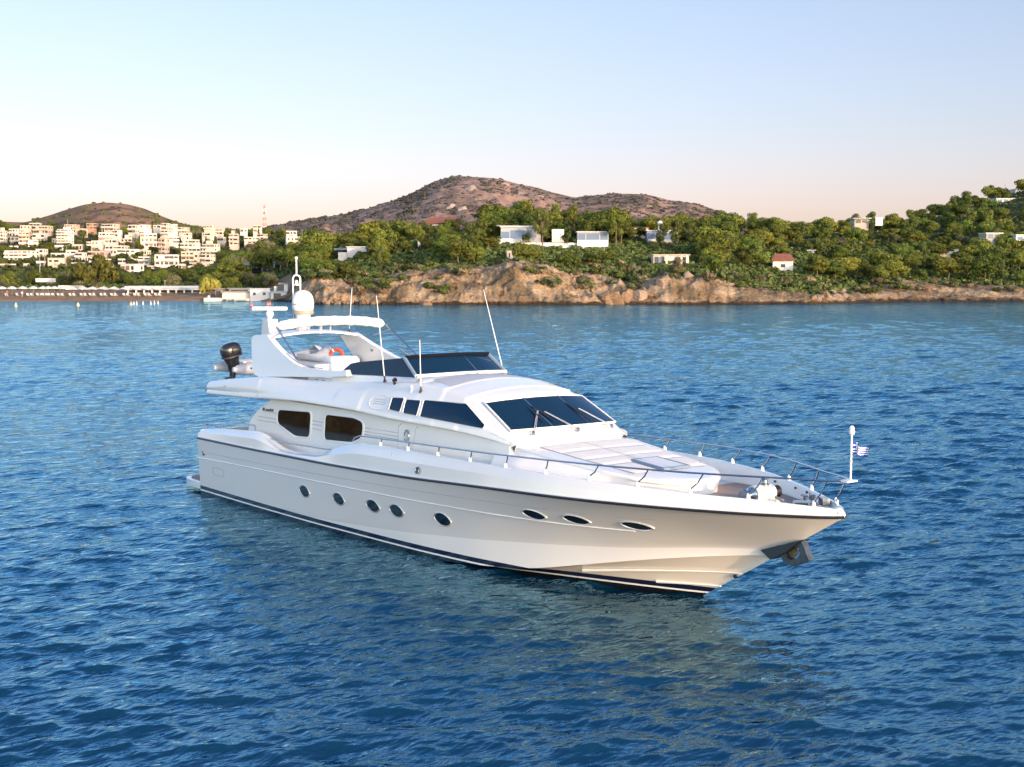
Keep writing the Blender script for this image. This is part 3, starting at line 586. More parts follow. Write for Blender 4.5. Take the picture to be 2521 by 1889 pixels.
M_bluegl = mat("blue_shade_window", (.13, .20, .31), .4, spec=.25); M_vshade = mat("shade_tinted_render", (.38, .39, .41), .8, var=.06, vscale=.7); M_slate = mat("slate_roof", (.26, .28, .29), .8, var=.2, vscale=1)  # villa wall grey and window blue carry the fronts' shade in their colour
def unit(name, m):
    o = MB().box((0, 0, 0), (1, 1, 1)).build(name, m, None, 0); me = o.data; bpy.data.objects.remove(o); return me
UW = [unit("window", M_win), unit("window", M_shut)]; UB = {m.name: unit("block", m) for m in M_wall+[M_vshade, M_white, M_bare, M_tile, M_conc, M_roofw, M_bluegl, M_slate, M_win, M_metal, M_rock]}
def blk(name, m, par, c, d):
    o = link(name, UB[m.name], par, c); o.scale = d; return o
def win(par, c, d, k=0, name="window"):
    o = link(name, UW[k], par, c); o.scale = d; return o
HOUSES = []
def house_at(bx, v, name="apartment_block", floors=None, m=None, rz=None, label=None, group=None, depth=None, balc=True, pent=True, cat="building", wk=0, rows=True):
    """a block standing at distance v whose front fills the picture box (corner, corner)"""
    (x0, y0), (x1, y1) = bx; u0, zt = uvz(x0, y0, v); u1, zb_ = uvz(x1, y1, v); w = u1-u0; h = zt-zb_; rg = random.Random(int(x0*7+y0*13))
    m = m or M_wall[rg.choice((0, 0, 1, 1, 2))]; rz = rg.uniform(-.38, .3) if rz is None else rz; dp = depth or min(11, max(5, w*.8))
    wf = w/(math.cos(rz)+.55*abs(math.sin(rz))); p = world_of((u0+u1)/2, v+dp/2, zb_)
    e = empty(name, p, label, cat, group, YAW-math.pi/2+rz)          # local x to the right, local y away
    nf = floors or max(1, round(h/2.55)); fh = h/nf*(.93 if pent and nf > 2 else 1); H = fh*nf
    blk("wall", m, e, (0, 0, H/2-2.5), (wf, dp, H+5)); blk("roof", M_conc, e, (0, 0, H+.09), (wf+.3, dp+.3, .18))
    pr = rg.random()
    if pent and nf > 2:
        q = blk("penthouse", m, e, ((pr-.5)*wf*.5, .8, H+.18+fh*.42), (wf*(.3+.2*pr), dp*.5, fh*.84))
    nc = max(2, round(wf/2.3)); cw = wf/nc
    for f in range(nf if rows else 0):
        z = f*fh+fh*.56
        for c in range(nc):
            if rg.random() < .12: continue
            win(e, (-wf/2+(c+.5)*cw+rg.uniform(-.15, .15), -dp/2-.0, z), (cw*rg.choice((.5, .8, .95)), .14, fh*rg.choice((.36, .44, .5))), 1 if rg.random() < .25+wk else 0)
        for c in range(2):
            if rg.random() < .75: win(e, (wf/2, -dp/4+c*dp/2, z), (.14, dp*.16, fh*.4))
        if balc and (f > 0 or rg.random() < .4):
            full = rg.random() < .8; bw = wf*(1.0 if full else .5); bxc = 0 if full else (-.25 if rg.random() < .5 else .25)*wf
            blk("balcony", M_wall[1] if rg.random() < .5 else m, e, (bxc, -dp/2-.62, f*fh+.32), (bw+.1, 1.22, .86)); 
    HOUSES.append(e); return e
BLA = [(395, 495, 540, 600), (270, 528, 420, 645), (445, 532, 668, 645), (240, 595, 392, 828), (440, 642, 605, 765), (118, 572, 245, 690), (132, 682, 262, 806), (-40, 585, 62, 790), (368, 722, 505, 832), (-60, 1052, 195, 1112),
 (872, 516, 1045, 595), (982, 570, 1152, 645), (1382, 506, 1582, 605), (1336, 622, 1532, 745), (1520, 592, 1632, 690), (735, 796, 902, 885), (972, 786, 1117, 875), (890, 862, 1030, 1005), (1030, 896, 1137, 1015), (690, 904, 890, 975), (626, 972, 868, 1140),
 (1230, 736, 1386, 885), (1420, 712, 1580, 855), (1640, 706, 1802, 815), (1192, 876, 1452, 955), (1430, 802, 1702, 925), (1560, 852, 1882, 965), (1592, 982, 1722, 1055), (1640, 1052, 1902, 1172), (1872, 952, 2022, 1065), (1876, 622, 2120, 825), (1928, 576, 2036, 655), (2160, 692, 2270, 885)]
BLB = [(55, 560, 300, 690), (260, 642, 508, 745), (-30, 772, 262, 905), (286, 737, 440, 838), (542, 642, 716, 785), (526, 766, 666, 866), (846, 526, 946, 668), (1006, 572, 1186, 655), (1170, 536, 1266, 612), (1116, 436, 1214, 524), (962, 472, 1050, 530), (1490, 502, 1612, 555), (1470, 567, 1672, 632), (1520, 622, 1682, 662), (602, 892, 690, 938), (330, 602, 500, 650), (1940, 545, 2025, 612)]
def depth_for(y):   # lower in the picture is nearer
    return float(np.interp(y/1.14021, [482, 500, 530, 560, 580, 600, 612], [1000, 960, 850, 720, 640, 560, 490]))
town = []
for z, L in ((bA, BLA), (bB, BLB)):
    for q in L: a, b = z(q[0], q[1]), z(q[2], q[3]); town.append((a, b))
special = {"tower": (bA(775, 562), bA(962, 802)), "bare": (bA(1166, 500), bA(1310, 582)), "long": (bA(60, 870), bA(442, 1012)), }
for a, b in town:
    v = depth_for(b[1]); e = house_at((a, b), v); e['group'] = "apartment blocks on the town hillside"
    clear_for(a[0]/1.14021, a[1]/1.14021, b[0]/1.14021, b[1]/1.14021-2, v)
LM_TOWN = {}
for k, (a, b) in special.items():
    v = depth_for(b[1]); clear_for(a[0]/1.14021, a[1]/1.14021, b[0]/1.14021, b[1]/1.14021-2, v)
    if k == "tower": e = house_at((a, b), v, "apartment_tower", 6, M_wall[1], -.2, "tallest cream apartment tower, six storeys with stacked balconies, on the town hillside")
    if k == "bare": e = house_at((a, b), v, "unfinished_building", 2, M_bare, .1, "unfinished brown brick building with two rows of empty window openings below the hill", balc=False, pent=False)
    if k == "long": e = house_at((a, b), v, "apartment_block", 3, M_wall[1], -.05, "long low white block with three continuous balcony bands above the beach", pent=False)
    LM_TOWN[k] = e
taken = [(a[0]/1.14021, a[1]/1.14021, b[0]/1.14021, b[1]/1.14021) for a, b in town+list(special.values())]
rt = random.Random(21)
for k in range(420):
    if k < 280: D, Rw = rt.uniform(0, 470), rt.uniform(492, 588)
    else: D, Rw = rt.uniform(480, 760), rt.uniform(484, 545)
    if D < 60 and Rw < 505: continue
    w, h = rt.uniform(11, 24), rt.choice((8, 11, 15, 19))*rt.uniform(.85, 1.1); bx = (D, Rw-h, D+w, Rw)
    if any(bx[0] < t[2]-2 and bx[2] > t[0]+2 and bx[1] < t[3]-2 and bx[3] > t[1]+3 for t in taken): continue
    if D > 480 and rt.random() < .55: continue
    taken.append(bx); v = depth_for(Rw*1.14021)+rt.uniform(-10, 10); e = house_at(((bx[0]*1.14021, bx[1]*1.14021), (bx[2]*1.14021, bx[3]*1.14021)), v, "town_house"); e['group'] = "apartment blocks on the town hillside"
    clear_for(bx[0], bx[1], bx[2], bx[3]-3, v)
    if len(taken) > 84: break
TOWN_TREES()
# --- headland villas
def hit(px, v0=321., v1=420.):
    v = np.arange(v0, v1, .4); e = np.array([uvz(px[0], px[1], q) for q in v]); g = land(e[:, 0], v)-e[:, 1]; i = np.nonzero(g > 0)[0]; i = i[0] if len(i) else 0
    return e[i, 0], v[i], e[i, 1]
def villa(name, px, v, label, rz=0., cat="house"):
    u, z = uvz(px[0], px[1], v); p = world_of(u, v, z); e = empty(name, p, label, cat, None, YAW-math.pi/2+rz); e['_v'] = v; HOUSES.append(e); return e
def loc(e, px, v, dv=0.):     # local coordinates of a picture point at distance v
    u, z = uvz(px[0], px[1], v); w = world_of(u, v, z)-np.array(e.location); a = e.rotation_euler.z; return np.array([w[0]*math.cos(a)+w[1]*math.sin(a), -w[0]*math.sin(a)+w[1]*math.cos(a)+dv, w[2]])
def slab(e, name, m, a, b, v, dp, dv=0., ext=0.):   # block whose front fills box a..b
    A, B = loc(e, a, v), loc(e, b, v); c = (A+B)/2; return blk(name, m, e, (c[0], c[1]+dp/2+dv, c[2]-ext/2), (abs(B[0]-A[0]), dp, abs(A[2]-B[2])+ext))
def villa_box(name, z, body, v, label, wins=(), m=M_white, gl=M_bluegl, roof=None, dp=7., rz=0., roofm=None, ext=3., over=.3):
    a, b = z(body[0], body[1]), z(body[2], body[3]); e = villa(name, ((a[0]+b[0])/2, b[1]), v, label, rz)
    slab(e, "wall", m, a, b, v, dp, 0, ext); A, B = loc(e, a, v), loc(e, b, v); w = abs(B[0]-A[0])
    blk("roof", roofm or M_white, e, ((A[0]+B[0])/2, dp/2+A[1]-over, A[2]+.13), (w+2*over, dp+over, .26))
    for q in wins: 
        k = slab(e, "window", gl, z(q[0], q[1]), z(q[2], q[3]), v, .12, -.06)
    return e
V1 = villa_box("white_villa", bD, (195, 292, 560, 402), 400, "large flat-roofed white villa with bluish shaded glass front on the headland", [(200, 334, 272, 398), (282, 322, 478, 398)], m=M_vshade, gl=M_bluegl)  # glass widened across the front, its blue standing in for shade
blk("roof_edge", M_slate, V1, loc(V1, bD(330, 290), 400)+[0, 3, .3], (11, 6, .25)); slab(V1, "terrace", M_white, bD(128, 396), bD(372, 432), 397, 2.5, 0, 2); slab(V1, "side_wing", M_white, bD(660, 312), bD(768, 365), 402, 4, 0, 2)
W1 = villa("terrace_wall", bD(770, 470), 395, "long white terrace wall running below the villas through the green trees", cat="wall")
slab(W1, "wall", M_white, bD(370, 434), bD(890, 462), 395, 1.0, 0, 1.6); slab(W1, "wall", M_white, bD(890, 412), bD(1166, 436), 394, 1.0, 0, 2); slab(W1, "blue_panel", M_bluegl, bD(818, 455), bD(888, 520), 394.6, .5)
V2 = villa_box("garden_pavilion", bD, (892, 340, 1174, 412), 398, "low white pavilion with wide glazed openings beside the large white villa", [(900, 350, 962, 408), (972, 350, 1088, 408), (1098, 350, 1164, 408)], m=M_vshade, gl=M_bluegl, roof=None)
blk("parasol", M_bushm if False else M_slate, V2, loc(V2, bD(1060, 385), 396)+[0, -.6, 0], (4.5, 1.2, 1.6)) if False else None
GZ = villa("garden_gazebo", bD(710, 420), 395.5, "small white gazebo with a pyramid roof between the villa and the pavilion", cat="gazebo")
g0 = loc(GZ, bD(710, 420), 395.5); 
for sx in (-.85, .85):
    for sy in (-.6, .6): blk("post", M_white, GZ, g0+[sx, sy, .9], (.16, .16, 2.2))
MB().add([(-1.2, -1.1, 1.9), (1.2, -1.1, 1.9), (1.2, 1.1, 1.9), (-1.2, 1.1, 1.9), (0, 0, 2.8)], [(0, 1, 4), (1, 2, 4), (2, 3, 4), (3, 0, 4), (3, 2, 1, 0)]).build("roof", M_white, GZ, 0)
V3 = villa_box("white_villa", bD, (1522, 328, 1802, 432), 412, "white two-level villa with a round-topped chimney among the pines on the headland", [(1530, 344, 1592, 405), (1664, 345, 1792, 405)], m=M_vshade, gl=M_bluegl)
slab(V3, "chimney", M_white, bD(1626, 262), bD(1654, 330), 413, 1.2); MB().lathe([(.85, 0), (.8, .5), (.5, .85), (0, 1.0)], loc(V3, bD(1640, 264), 413.4), (0, 0, 1), 12).build("chimney_cap", M_white, V3); slab(V3, "porch", M_white, bD(1535, 400), bD(1628, 428), 409, 2.5, 0, .2)
V3b = villa_box("cream_house", bD, (1372, 302, 1535, 345), 425, "cream house with a red tiled roof edge behind the chimney villa", [(1395, 312, 1440, 330)], m=M_wall[0], roofm=M_tile, gl=M_win)
v4 = float(np.clip(hit(bD(1742, 634))[1], 345, 385)); V4 = villa_box("stone_cottage", bD, (1582, 548, 1902, 632), v4, "beige stone beach house with an open colonnaded porch just above the cliff", [(1590, 560, 1625, 620), (1640, 560, 1680, 615), (1770, 565, 1830, 628), (1845, 565, 1875, 628)], m=M_wall[0], roofm=M_conc, gl=M_win, ext=2)
for x in (1700, 1835, 1885): slab(V4, "column", M_wall[0], bD(x-8, 548), bD(x+8, 632), v4-1.5, .5, 0, 1)
slab(V4, "blue_door", M_bluegl, bD(1630, 565), bD(1660, 625), v4-.2, .2); slab(V4, "yellow_panel", mat("ochre_panel", (.62, .42, .1), .8), bD(1700, 570), bD(1765, 612), 377.7, .2) if False else None
HUT = villa_box("stone_hut", bD, (250, 516, 306, 585), float(hit(bD(278, 588))[1]), "small square pale stone hut standing on the cliff edge", [(268, 530, 280, 572)], m=M_conc, gl=M_win, dp=2.5, roofm=M_conc, over=.05, ext=1)
v5 = float(np.clip(hit(bE(840, 910))[1], 365, 405)); V5 = villa_box("red_roofed_cottage", bE, (748, 818, 930, 905), v5, "small white cottage with a red tiled roof among the right-hand pines", [(820, 850, 860, 880), (880, 850, 900, 905)], roofm=M_tile, gl=M_win, rz=-.15)
A = loc(V5, bE(748, 820), v5); B = loc(V5, bE(930, 820), v5); rw = MB(); x0, x1, zz, yy = A[0]-.4, B[0]+.4, A[2]+.28, A[1]
rw.add([(x0, yy-.5, zz), (x1, yy-.5, zz), (x1, yy+7, zz), (x0, yy+7, zz), (x0+1, yy+3.2, zz+1.7), (x1-1, yy+3.2, zz+1.7)], [(0, 1, 5, 4), (1, 2, 5), (2, 3, 4, 5), (3, 0, 4), (3, 2, 1, 0)]).build("tiled_roof", M_tile, V5, 0)
V6 = villa_box("ochre_house", bE, (912, 706, 1000, 765), 428, "ochre house half hidden by pines above the red-roofed cottage", [(930, 722, 955, 745)], m=M_wall[0], roofm=M_conc, gl=M_win)
V7 = villa_box("white_house", bE, (1062, 728, 1124, 765), 424, "small white house front showing between dark pines on the right hill", [(1075, 738, 1090, 755)], gl=M_win)
V8 = villa_box("hilltop_house", bE, (1490, 438, 1618, 482), 505, "grey hilltop house with a thin flat overhanging roof under dark pines", [(1500, 448, 1545, 478), (1560, 450, 1600, 474)], m=M_conc, gl=M_win, roofm=M_roofw, over=.8)
slab(V8, "white_gable", M_white, bE(1680, 425), bE(1745, 476), 504, 3, 0, 1)
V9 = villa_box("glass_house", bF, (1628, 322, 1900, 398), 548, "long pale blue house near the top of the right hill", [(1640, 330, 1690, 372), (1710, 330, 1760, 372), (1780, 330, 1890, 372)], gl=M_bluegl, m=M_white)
V10 = villa_box("white_house", bF, (1842, 215, 1960, 278), 575, "bright white house with curved walls at the top of the right hill", [(1880, 230, 1895, 255)], gl=M_win)
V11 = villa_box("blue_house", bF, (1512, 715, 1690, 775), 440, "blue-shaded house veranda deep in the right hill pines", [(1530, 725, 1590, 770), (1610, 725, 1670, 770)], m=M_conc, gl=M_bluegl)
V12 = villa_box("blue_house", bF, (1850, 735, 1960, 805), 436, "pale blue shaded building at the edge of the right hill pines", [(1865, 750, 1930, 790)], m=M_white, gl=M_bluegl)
V13 = villa("stone_terrace", bF(1150, 950), 425, "low stone retaining wall with a broken end on the right hill", cat="wall"); slab(V13, "wall", M_conc, bF(900, 915), bF(1210, 950), 425, .8, 0, 2); slab(V13, "pillar", M_wall[0], bF(1150, 895), bF(1212, 945), 424.6, .6)
V14 = villa_box("red_roofed_mansion", bC, (1125, 498, 1590, 525), 452, "wide mansion with a long red tiled roof rising behind the headland pines", [], m=M_bare, dp=9)
A = loc(V14, bC(1115, 498), 452); B = loc(V14, bC(1600, 470), 452); T0 = loc(V14, bC(1330, 432), 456); T1 = loc(V14, bC(1560, 416), 456)
MB().add([(A[0], A[1]-.5, A[2]), (B[0], A[1]-.5, B[2]), (B[0], A[1]+10, B[2]), (A[0], A[1]+10, A[2]), T0, T1], [(0, 1, 5, 4), (1, 2, 5), (2, 3, 4, 5), (3, 0, 4), (3, 2, 1, 0)]).build("tiled_roof", M_tile, V14, 0)
V15 = villa_box("white_house", bC, (692, 592, 842, 642), 470, "white house with a square upper storey at the foot of the central hill", [(710, 605, 740, 625), (790, 600, 815, 625)], gl=M_win, m=M_wall[1])
slab(V15, "upper_storey", M_wall[1], bC(760, 556), bC(842, 594), 472, 4)
V16 = villa_box("white_block", bC, (570, 698, 752, 792), 404, "plain white windowless building wall between the trees at the woods' end", [], dp=5)
slab(V16, "side_annexe", M_white, bC(488, 742), bC(565, 815), 402, 2.5, 0, 1); slab(V16, "blue_awning", M_bluegl, bC(450, 705), bC(568, 722), 403, 2)
V17 = villa_box("white_house", bC, (1012, 722, 1205, 784), 404, "low white house with dark open bays between two round trees", [(1024, 735, 1070, 784), (1165, 735, 1198, 784)], gl=M_win)
slab(V17, "chimney", M_white, bC(1212, 622), bC(1246, 722), 406, 1.5); slab(V17, "stepped_wall", M_white, bC(1246, 670), bC(1290, 715), 406, 1.5)
V18 = villa("white_chimney", bC(945, 655), 418, "lone white chimney block poking out of the headland trees", cat="chimney"); slab(V18, "stack", M_white, bC(920, 622), bC(970, 655), 418, 2.5, 0, 3); slab(V18, "cap", M_white, bC(916, 616), bC(974, 624), 417.8, 3)
# --- beach buildings
def beach_box(name, z, body, v, label, m, roofm, dp, over, wins=(), gl=M_win, cat="building"): 
    return villa_box(name, z, body, v, label, wins, m, gl, None, dp, 0, roofm, 1.5, over)
PAV = villa("beach_pavilion", bB(100, 1240), 386, "long low beach pavilion with a pale bluish roof and a row of arched openings", cat="building")
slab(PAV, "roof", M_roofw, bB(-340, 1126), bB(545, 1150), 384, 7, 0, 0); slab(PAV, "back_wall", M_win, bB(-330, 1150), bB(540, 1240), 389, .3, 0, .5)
slab(PAV, "fascia", M_roofw, bB(-335, 1152), bB(540, 1172), 384.3, .3)
for k in range(10):
    x = -300+k*91; slab(PAV, "pillar", M_white, bB(x-9, 1172), bB(x+9, 1244), 384.6, .5, 0, .5)
    if k < 9: slab(PAV, "arch_panel", mat("bay_grey", (.38, .37, .38), .8) if k == 0 else bpy.data.materials["bay_grey"], bB(x+22, 1192), bB(x+68, 1243), 386.5, .3) if False else slab(PAV, "screen_panel", M_conc, bB(x+20, 1196), bB(x+70, 1243), 386.5, .3)
SH1 = beach_box("beach_store", bB, (770, 1198, 1082, 1262), 366, "long low white beach storage building with a plain wall", M_wall[1], M_slate, 6, .3)
SH2 = beach_box("beach_house", bB, (1084, 1166, 1312, 1268), 364, "white box-shaped beach building with a balustraded flat roof", M_white, M_roofw, 6, .1, [(1120, 1200, 1150, 1230), (1230, 1200, 1265, 1230)])
for k in range(9): slab(SH2, "baluster", M_white, bB(1090+k*26, 1150), bB(1100+k*26, 1166), 364, .3)
SH3 = beach_box("cliff_foot_house", bB, (1318, 1195, 1500, 1272), 362, "white stepped building with a dark opening at the end of the beach by the rocks", M_white, M_roofw, 6, .2, [(1352, 1208, 1435, 1268)])
slab(SH3, "tower", M_white, bB(1470, 1105), bB(1512, 1200), 363, 2.5, 0, .5); slab(SH3, "stair_wall", M_white, bB(1358, 1130), bB(1382, 1196), 363, 2); slab(SH3, "awning", M_slate, bB(1405, 1092), bB(1505, 1106), 362.5, 3)
SH4 = beach_box("beach_kiosk", bB, (690, 1165, 772, 1240), 372, "dark open beach kiosk under a slate roof behind the yellowish tamarisk", M_bare, M_slate, 4, .5, [(700, 1180, 760, 1238)])
SH5 = beach_box("roofed_terrace", bB, (850, 1160, 1080, 1196), 374, "dark roofed terrace behind the white beach storage building", M_conc, M_slate, 4, .4, [(865, 1172, 1060, 1192)])
RST = villa("garden_restaurant", bB(1090, 960), 440, "long open-sided restaurant with a grey roof under the umbrella pines", cat="building")
for a, b in (((745, 862), (945, 892)), ((975, 858), (1170, 892)), ((1290, 842), (1420, 872))): slab(RST, "roof", M_slate, bB(*a), bB(*b), 438, 5)
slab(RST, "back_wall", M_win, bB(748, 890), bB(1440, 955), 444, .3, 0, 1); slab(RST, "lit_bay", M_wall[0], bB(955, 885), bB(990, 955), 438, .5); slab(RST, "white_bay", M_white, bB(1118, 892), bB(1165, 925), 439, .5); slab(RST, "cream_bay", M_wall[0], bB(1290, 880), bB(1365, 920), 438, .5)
for x in (760, 860, 905, 1040, 1100, 1220, 1280, 1430): slab(RST, "post", M_conc, bB(x-4, 890), bB(x+4, 960), 438, .25)
WLL = villa("promenade_wall", bA(620, 1270), 430, "low white promenade wall among the bushes above the beach", cat="wall"); slab(WLL, "wall", M_white, bA(482, 1245), bA(752, 1275), 430, .5, 0, .5)
WL2 = villa("garden_wall", bA(950, 1362), 404, "low white garden wall behind the beach parasols under the big tree", cat="wall"); slab(WL2, "wall", M_white, bA(790, 1342), bA(1128, 1366), 404, .4, 0, .8)
# --- parasols and loungers on the sand
M_par = mat("white_parasol", (.58, .56, .56), .8, var=.04, vscale=3); M_pole = mat("weathered_wood", (.32, .24, .18), .8); M_lou = mat("white_sling", (.5, .48, .47), .8)
def me_of(b, n, m): o = b.build(n, m, None, 30); q = o.data; bpy.data.objects.remove(o); return q
cb_ = MB(); cb_.grid([[np.array((r*math.cos(a)*(1 if i % 2 == 0 else .93), r*math.sin(a)*(1 if i % 2 == 0 else .93), z)) for i, a in enumerate(np.linspace(0, 2*math.pi, 16, endpoint=False))] for r, z in ((1.5, 1.72), (1.45, 1.9), (.9, 2.2), (.03, 2.48))], cv=True)
ME_can = me_of(cb_, "canopy", M_par); ME_pole = me_of(MB().tube([(0, 0, -.3), (0, 0, 2.55)], .05, 6), "pole", M_pole)
sq = MB(); sq.add([(-1.5, -1.3, 1.75), (1.5, -1.3, 1.45), (1.5, 1.3, 1.45), (-1.5, 1.3, 1.75), (-.2, 0, 2.35)], [(0, 1, 4), (1, 2, 4), (2, 3, 4), (3, 0, 4)]); ME_sq = me_of(sq, "canopy", M_par)
lb = MB(); lb.prism([(-.33, -1., .32), (.33, -1., .32), (.33, .35, .32), (-.33, .35, .32)], (0, 0, .06)); ME_lbed = me_of(lb, "bed", M_lou)
lb = MB(); lb.prism([(-.33, .36, .33), (.33, .36, .33), (.33, .98, .85), (-.33, .98, .85)], (0, 0, .06)); ME_lback = me_of(lb, "backrest", M_lou)
ME_lleg = me_of(MB().box((0, 0, .08), (.06, .06, .5)), "leg", M_pole)
ordn = "first second third fourth fifth sixth seventh eighth ninth tenth eleventh twelfth thirteenth fourteenth fifteenth sixteenth seventeenth eighteenth nineteenth twentieth".split()
xs_ = [(30, 1470), (165, 1472), (312, 1472), (455, 1472), (588, 1474), (660, 1470), (742, 1474), (868, 1478), (1005, 1474), (1155, 1476), (1275, 1476), (1425, 1478), (1565, 1480), (1730, 1480), (1875, 1480), (2020, 1478), (2160, 1478)]
for k, (x, y) in enumerate(xs_):
    v = 374; u, z = uvz(*bA(x, y), v); z = float(land(np.array([u]), np.array([v]))[0])+.1
    sqr = k >= 8; e = empty("beach_parasol", world_of(u, v, z), ("white square parasol tilted seaward" if sqr else "white round pointed parasol")+", %s from the town end of the beach row" % ordn[k], "parasol", "parasols along the beach", YAW-math.pi/2+random.uniform(-.2, .2))
    s = 1.0+(.12 if sqr else -.02)*1.12; e.scale = (s, s, 1.0); link("canopy", ME_sq if sqr else ME_can, e); link("pole", ME_pole, e)
    for j in ((0, 1) if k > 2 else (0,)):
        u2 = u+(.55 if sqr else .1)+j*1.0-.4; v2 = v-3.4; z2_ = float(land(np.array([u2]), np.array([v2]))[0])+.12
        l = empty("sun_lounger", world_of(u2, v2, z2_), "pale sun lounger on the sand, %s of the pair before the %s parasol" % (("near" if j == 0 else "far")+" one", ordn[k]), "sun lounger", "sun loungers on the beach", YAW-math.pi/2+.5)
        link("bed", ME_lbed, l); link("backrest", ME_lback, l)
        for a in (-.28, .28):
            for b in (-.9, .3): link("leg", ME_lleg, l, (a, b, 0))
# people on the sand
def person(px, v, label, shirt, skin=(.45, .27, .19), low=(.1, .1, .14)):
    u, z = uvz(*px, v); z = float(land(np.array([u]), np.array([v]))[0])+.1; b = MB(); h = 1.0
    P = dict(pel=(0, 0, .92), ch=(0, 0, 1.36), nk=(0, 0, 1.5), hd=(0, -.01, 1.66))
    b.tube([(0, 0, .86), (0, 0, 1.0), (0, 0, 1.2), (0, 0, 1.38), (0, 0, 1.46), (0, 0, 1.52), (0, -.01, 1.60), (0, -.01, 1.68), (0, -.01, 1.75)], [.13, .15, .14, .17, .10, .055, .085, .10, .05], 10)
    for s in (-1, 1):
        b.tube([(s*.08, 0, .92), (s*.10, .02, .5), (s*.11, -.0, .08), (s*.11, -.12, .03)], [.09, .065, .045, .04], 7)
        b.tube([(s*.16, 0, 1.40), (s*.23, .02, 1.12), (s*.22, -.08, .86)], [.055, .042, .034], 6)
    o = b.build("person", mat("skin", skin, .6), None, 60, world_of(u, v, z)); o.rotation_euler = (0, 0, YAW+2); tag(o, label, "person")
    MB().tube([(0, 0, 1.0), (0, 0, 1.2), (0, 0, 1.4), (0, 0, 1.47)], [.17, .16, .19, .10], 10).build("shirt", mat("shirt", shirt, .8), o); MB().tube([(0, 0, .80), (0, 0, 1.0)], [.17, .17], 10).build("shorts", mat("shorts", low, .8), o); MB().lathe([(.105, 1.66), (.1, 1.73), (.05, 1.78), (0, 1.785)], (0, .01, 0), (0, 0, 1), 10).build("hair", M_bark, o)
person(bA(97, 1472), 371, "person in a red top standing on the sand between the parasols", (.6, .08, .05)); person(bA(300, 1495), 369, "person in a white top standing by the third parasol", (.75, .75, .72))
# --- small craft and buoys
def hull_small(name, px, v, L, label, m, cat="boat", rz=0., hgt=.6, kind="boat"):
    u, z = uvz(*px, v); p = world_of(u, v, max(.0, float(land(np.array([u]), np.array([v]))[0]))+.05); b = MB(); rows = []
    for t in np.linspace(-1, 1, 13):
        w = L*.17*(1-abs(t)**2.6); rows.append([(t*L/2, -w, hgt*(.9+.25*t*t)), (t*L/2, -w*.75, hgt*.3), (t*L/2, 0, 0), (t*L/2, w*.75, hgt*.3), (t*L/2, w, hgt*(.9+.25*t*t))])
    b.grid(rows); e = empty(name, p, label, cat, None, YAW-math.pi/2+rz); b.build("hull", m, e, 50); MB().grid([[(r[0][0], r[0][1]*.9, hgt*.75), (r[4][0], r[4][1]*.9, hgt*.75)] for r in rows]).build("deck", M_white, e); MB().box((0, 0, hgt*.85), (.3, L*.24, .06)).build("thwart", M_pole, e); return e
hull_small("rowing_boat", bB(905, 1278), 362, 4.2, "white rowing boat pulled up on the sand before the white storage building", M_white); hull_small("rowing_boat", bB(990, 1283), 360.8, 4.0, "second white rowing boat, bow almost touching the water beside the first", M_white, rz=.15)
JT = villa("boat_jetty", bB(655, 1290), 361.5, "small pale concrete jetty with a white locker below the yellowish tamarisk", cat="jetty"); slab(JT, "platform", M_wall[1], bB(560, 1262), bB(750, 1292), 361.5, 3, 0, .6); slab(JT, "locker", M_white, bB(606, 1235), bB(626, 1264), 363, .8)
def buoy(px, label, col, r=.32):
    P = onz(px, .1); o = MB().lathe([(0, -.5), (r*.6, -.3), (r, .05), (r*.85, .3), (r*.35, .55), (r*.3, .75), (0, .8)], (0, 0, 0), (0, 0, 1), 14).build("mooring_buoy", mat("buoy_paint", col, .5), None, 50, P); tag(o, label, "buoy", "buoys off the beach")
    MB().tube([(r*.95*math.cos(a), r*.95*math.sin(a), .12) for a in np.linspace(0, 6.283, 13)[:-1]], .05, 6, closed=True).build("band", M_white, o)
buoy(bA(217, 1625), "pale yellow mooring buoy floating off the town end of the beach", (.75, .6, .3)); buoy(bA(1062, 1618), "pale yellow mooring buoy floating before the middle of the parasol row", (.75, .6, .3)); buoy(bA(1782, 1605), "white and orange buoy at the start of the small float line", (.75, .45, .25))
for k, x in enumerate((1822, 1858, 1945, 2050, 2100, 2150)): buoy(bA(x, 1602-k*2.5), "small white float on the swimming line, %s after the white and orange buoy" % ordn[k], (.75, .72, .7), .16)
buoy(bB(1100, 1350), "red buoy floating beyond the yacht's radar scanner", (.7, .1, .06), .36); buoy(bB(1285, 1340), "first of two small red floats near the rocky beach end", (.65, .15, .1), .28); buoy(bB(1310, 1336), "second of two small red floats near the rocky beach end", (.65, .15, .1), .24)
# --- lattice mast and poles
TW = villa("lattice_mast", bB(1252, 440), 1120, "red and white lattice communications mast on the saddle between the hills", cat="mast")
b0_ = loc(TW, bB(1252, 445), 1120); ht = loc(TW, bB(1252, 212), 1120)[2]-b0_[2]; M_rw = [mat("mast_red", (.40, .20, .16), .6), mat("mast_white", (.5, .46, .43), .6)]
for k in range(7):
    z0, z1_ = ht*k/7, ht*(k+1)/7; w0, w1 = 1.3-.8*k/7, 1.3-.8*(k+1)/7; g = MB()
    for sx in (-1, 1):
        for sy in (-1, 1): g.tube([(sx*w0, sy*w0, z0), (sx*w1, sy*w1, z1_)], .15, 5); g.tube([(sx*w0, sy*w0, z0), (-sx*w1, sy*w1, z1_)], .09, 4)
    g.build("lattice_section", M_rw[k % 2], TW, 0, b0_)
for k, (dx, dz) in enumerate(((.9, -3), (1.2, -5.5), (-.9, -4))): MB().lathe([(0, -.3), (.9, 0), (.95, .3), (0, .35)], b0_+[dx, -1.2, ht+dz], (.3, -1, 0), 12).build("antenna_dish", M_metal, TW)
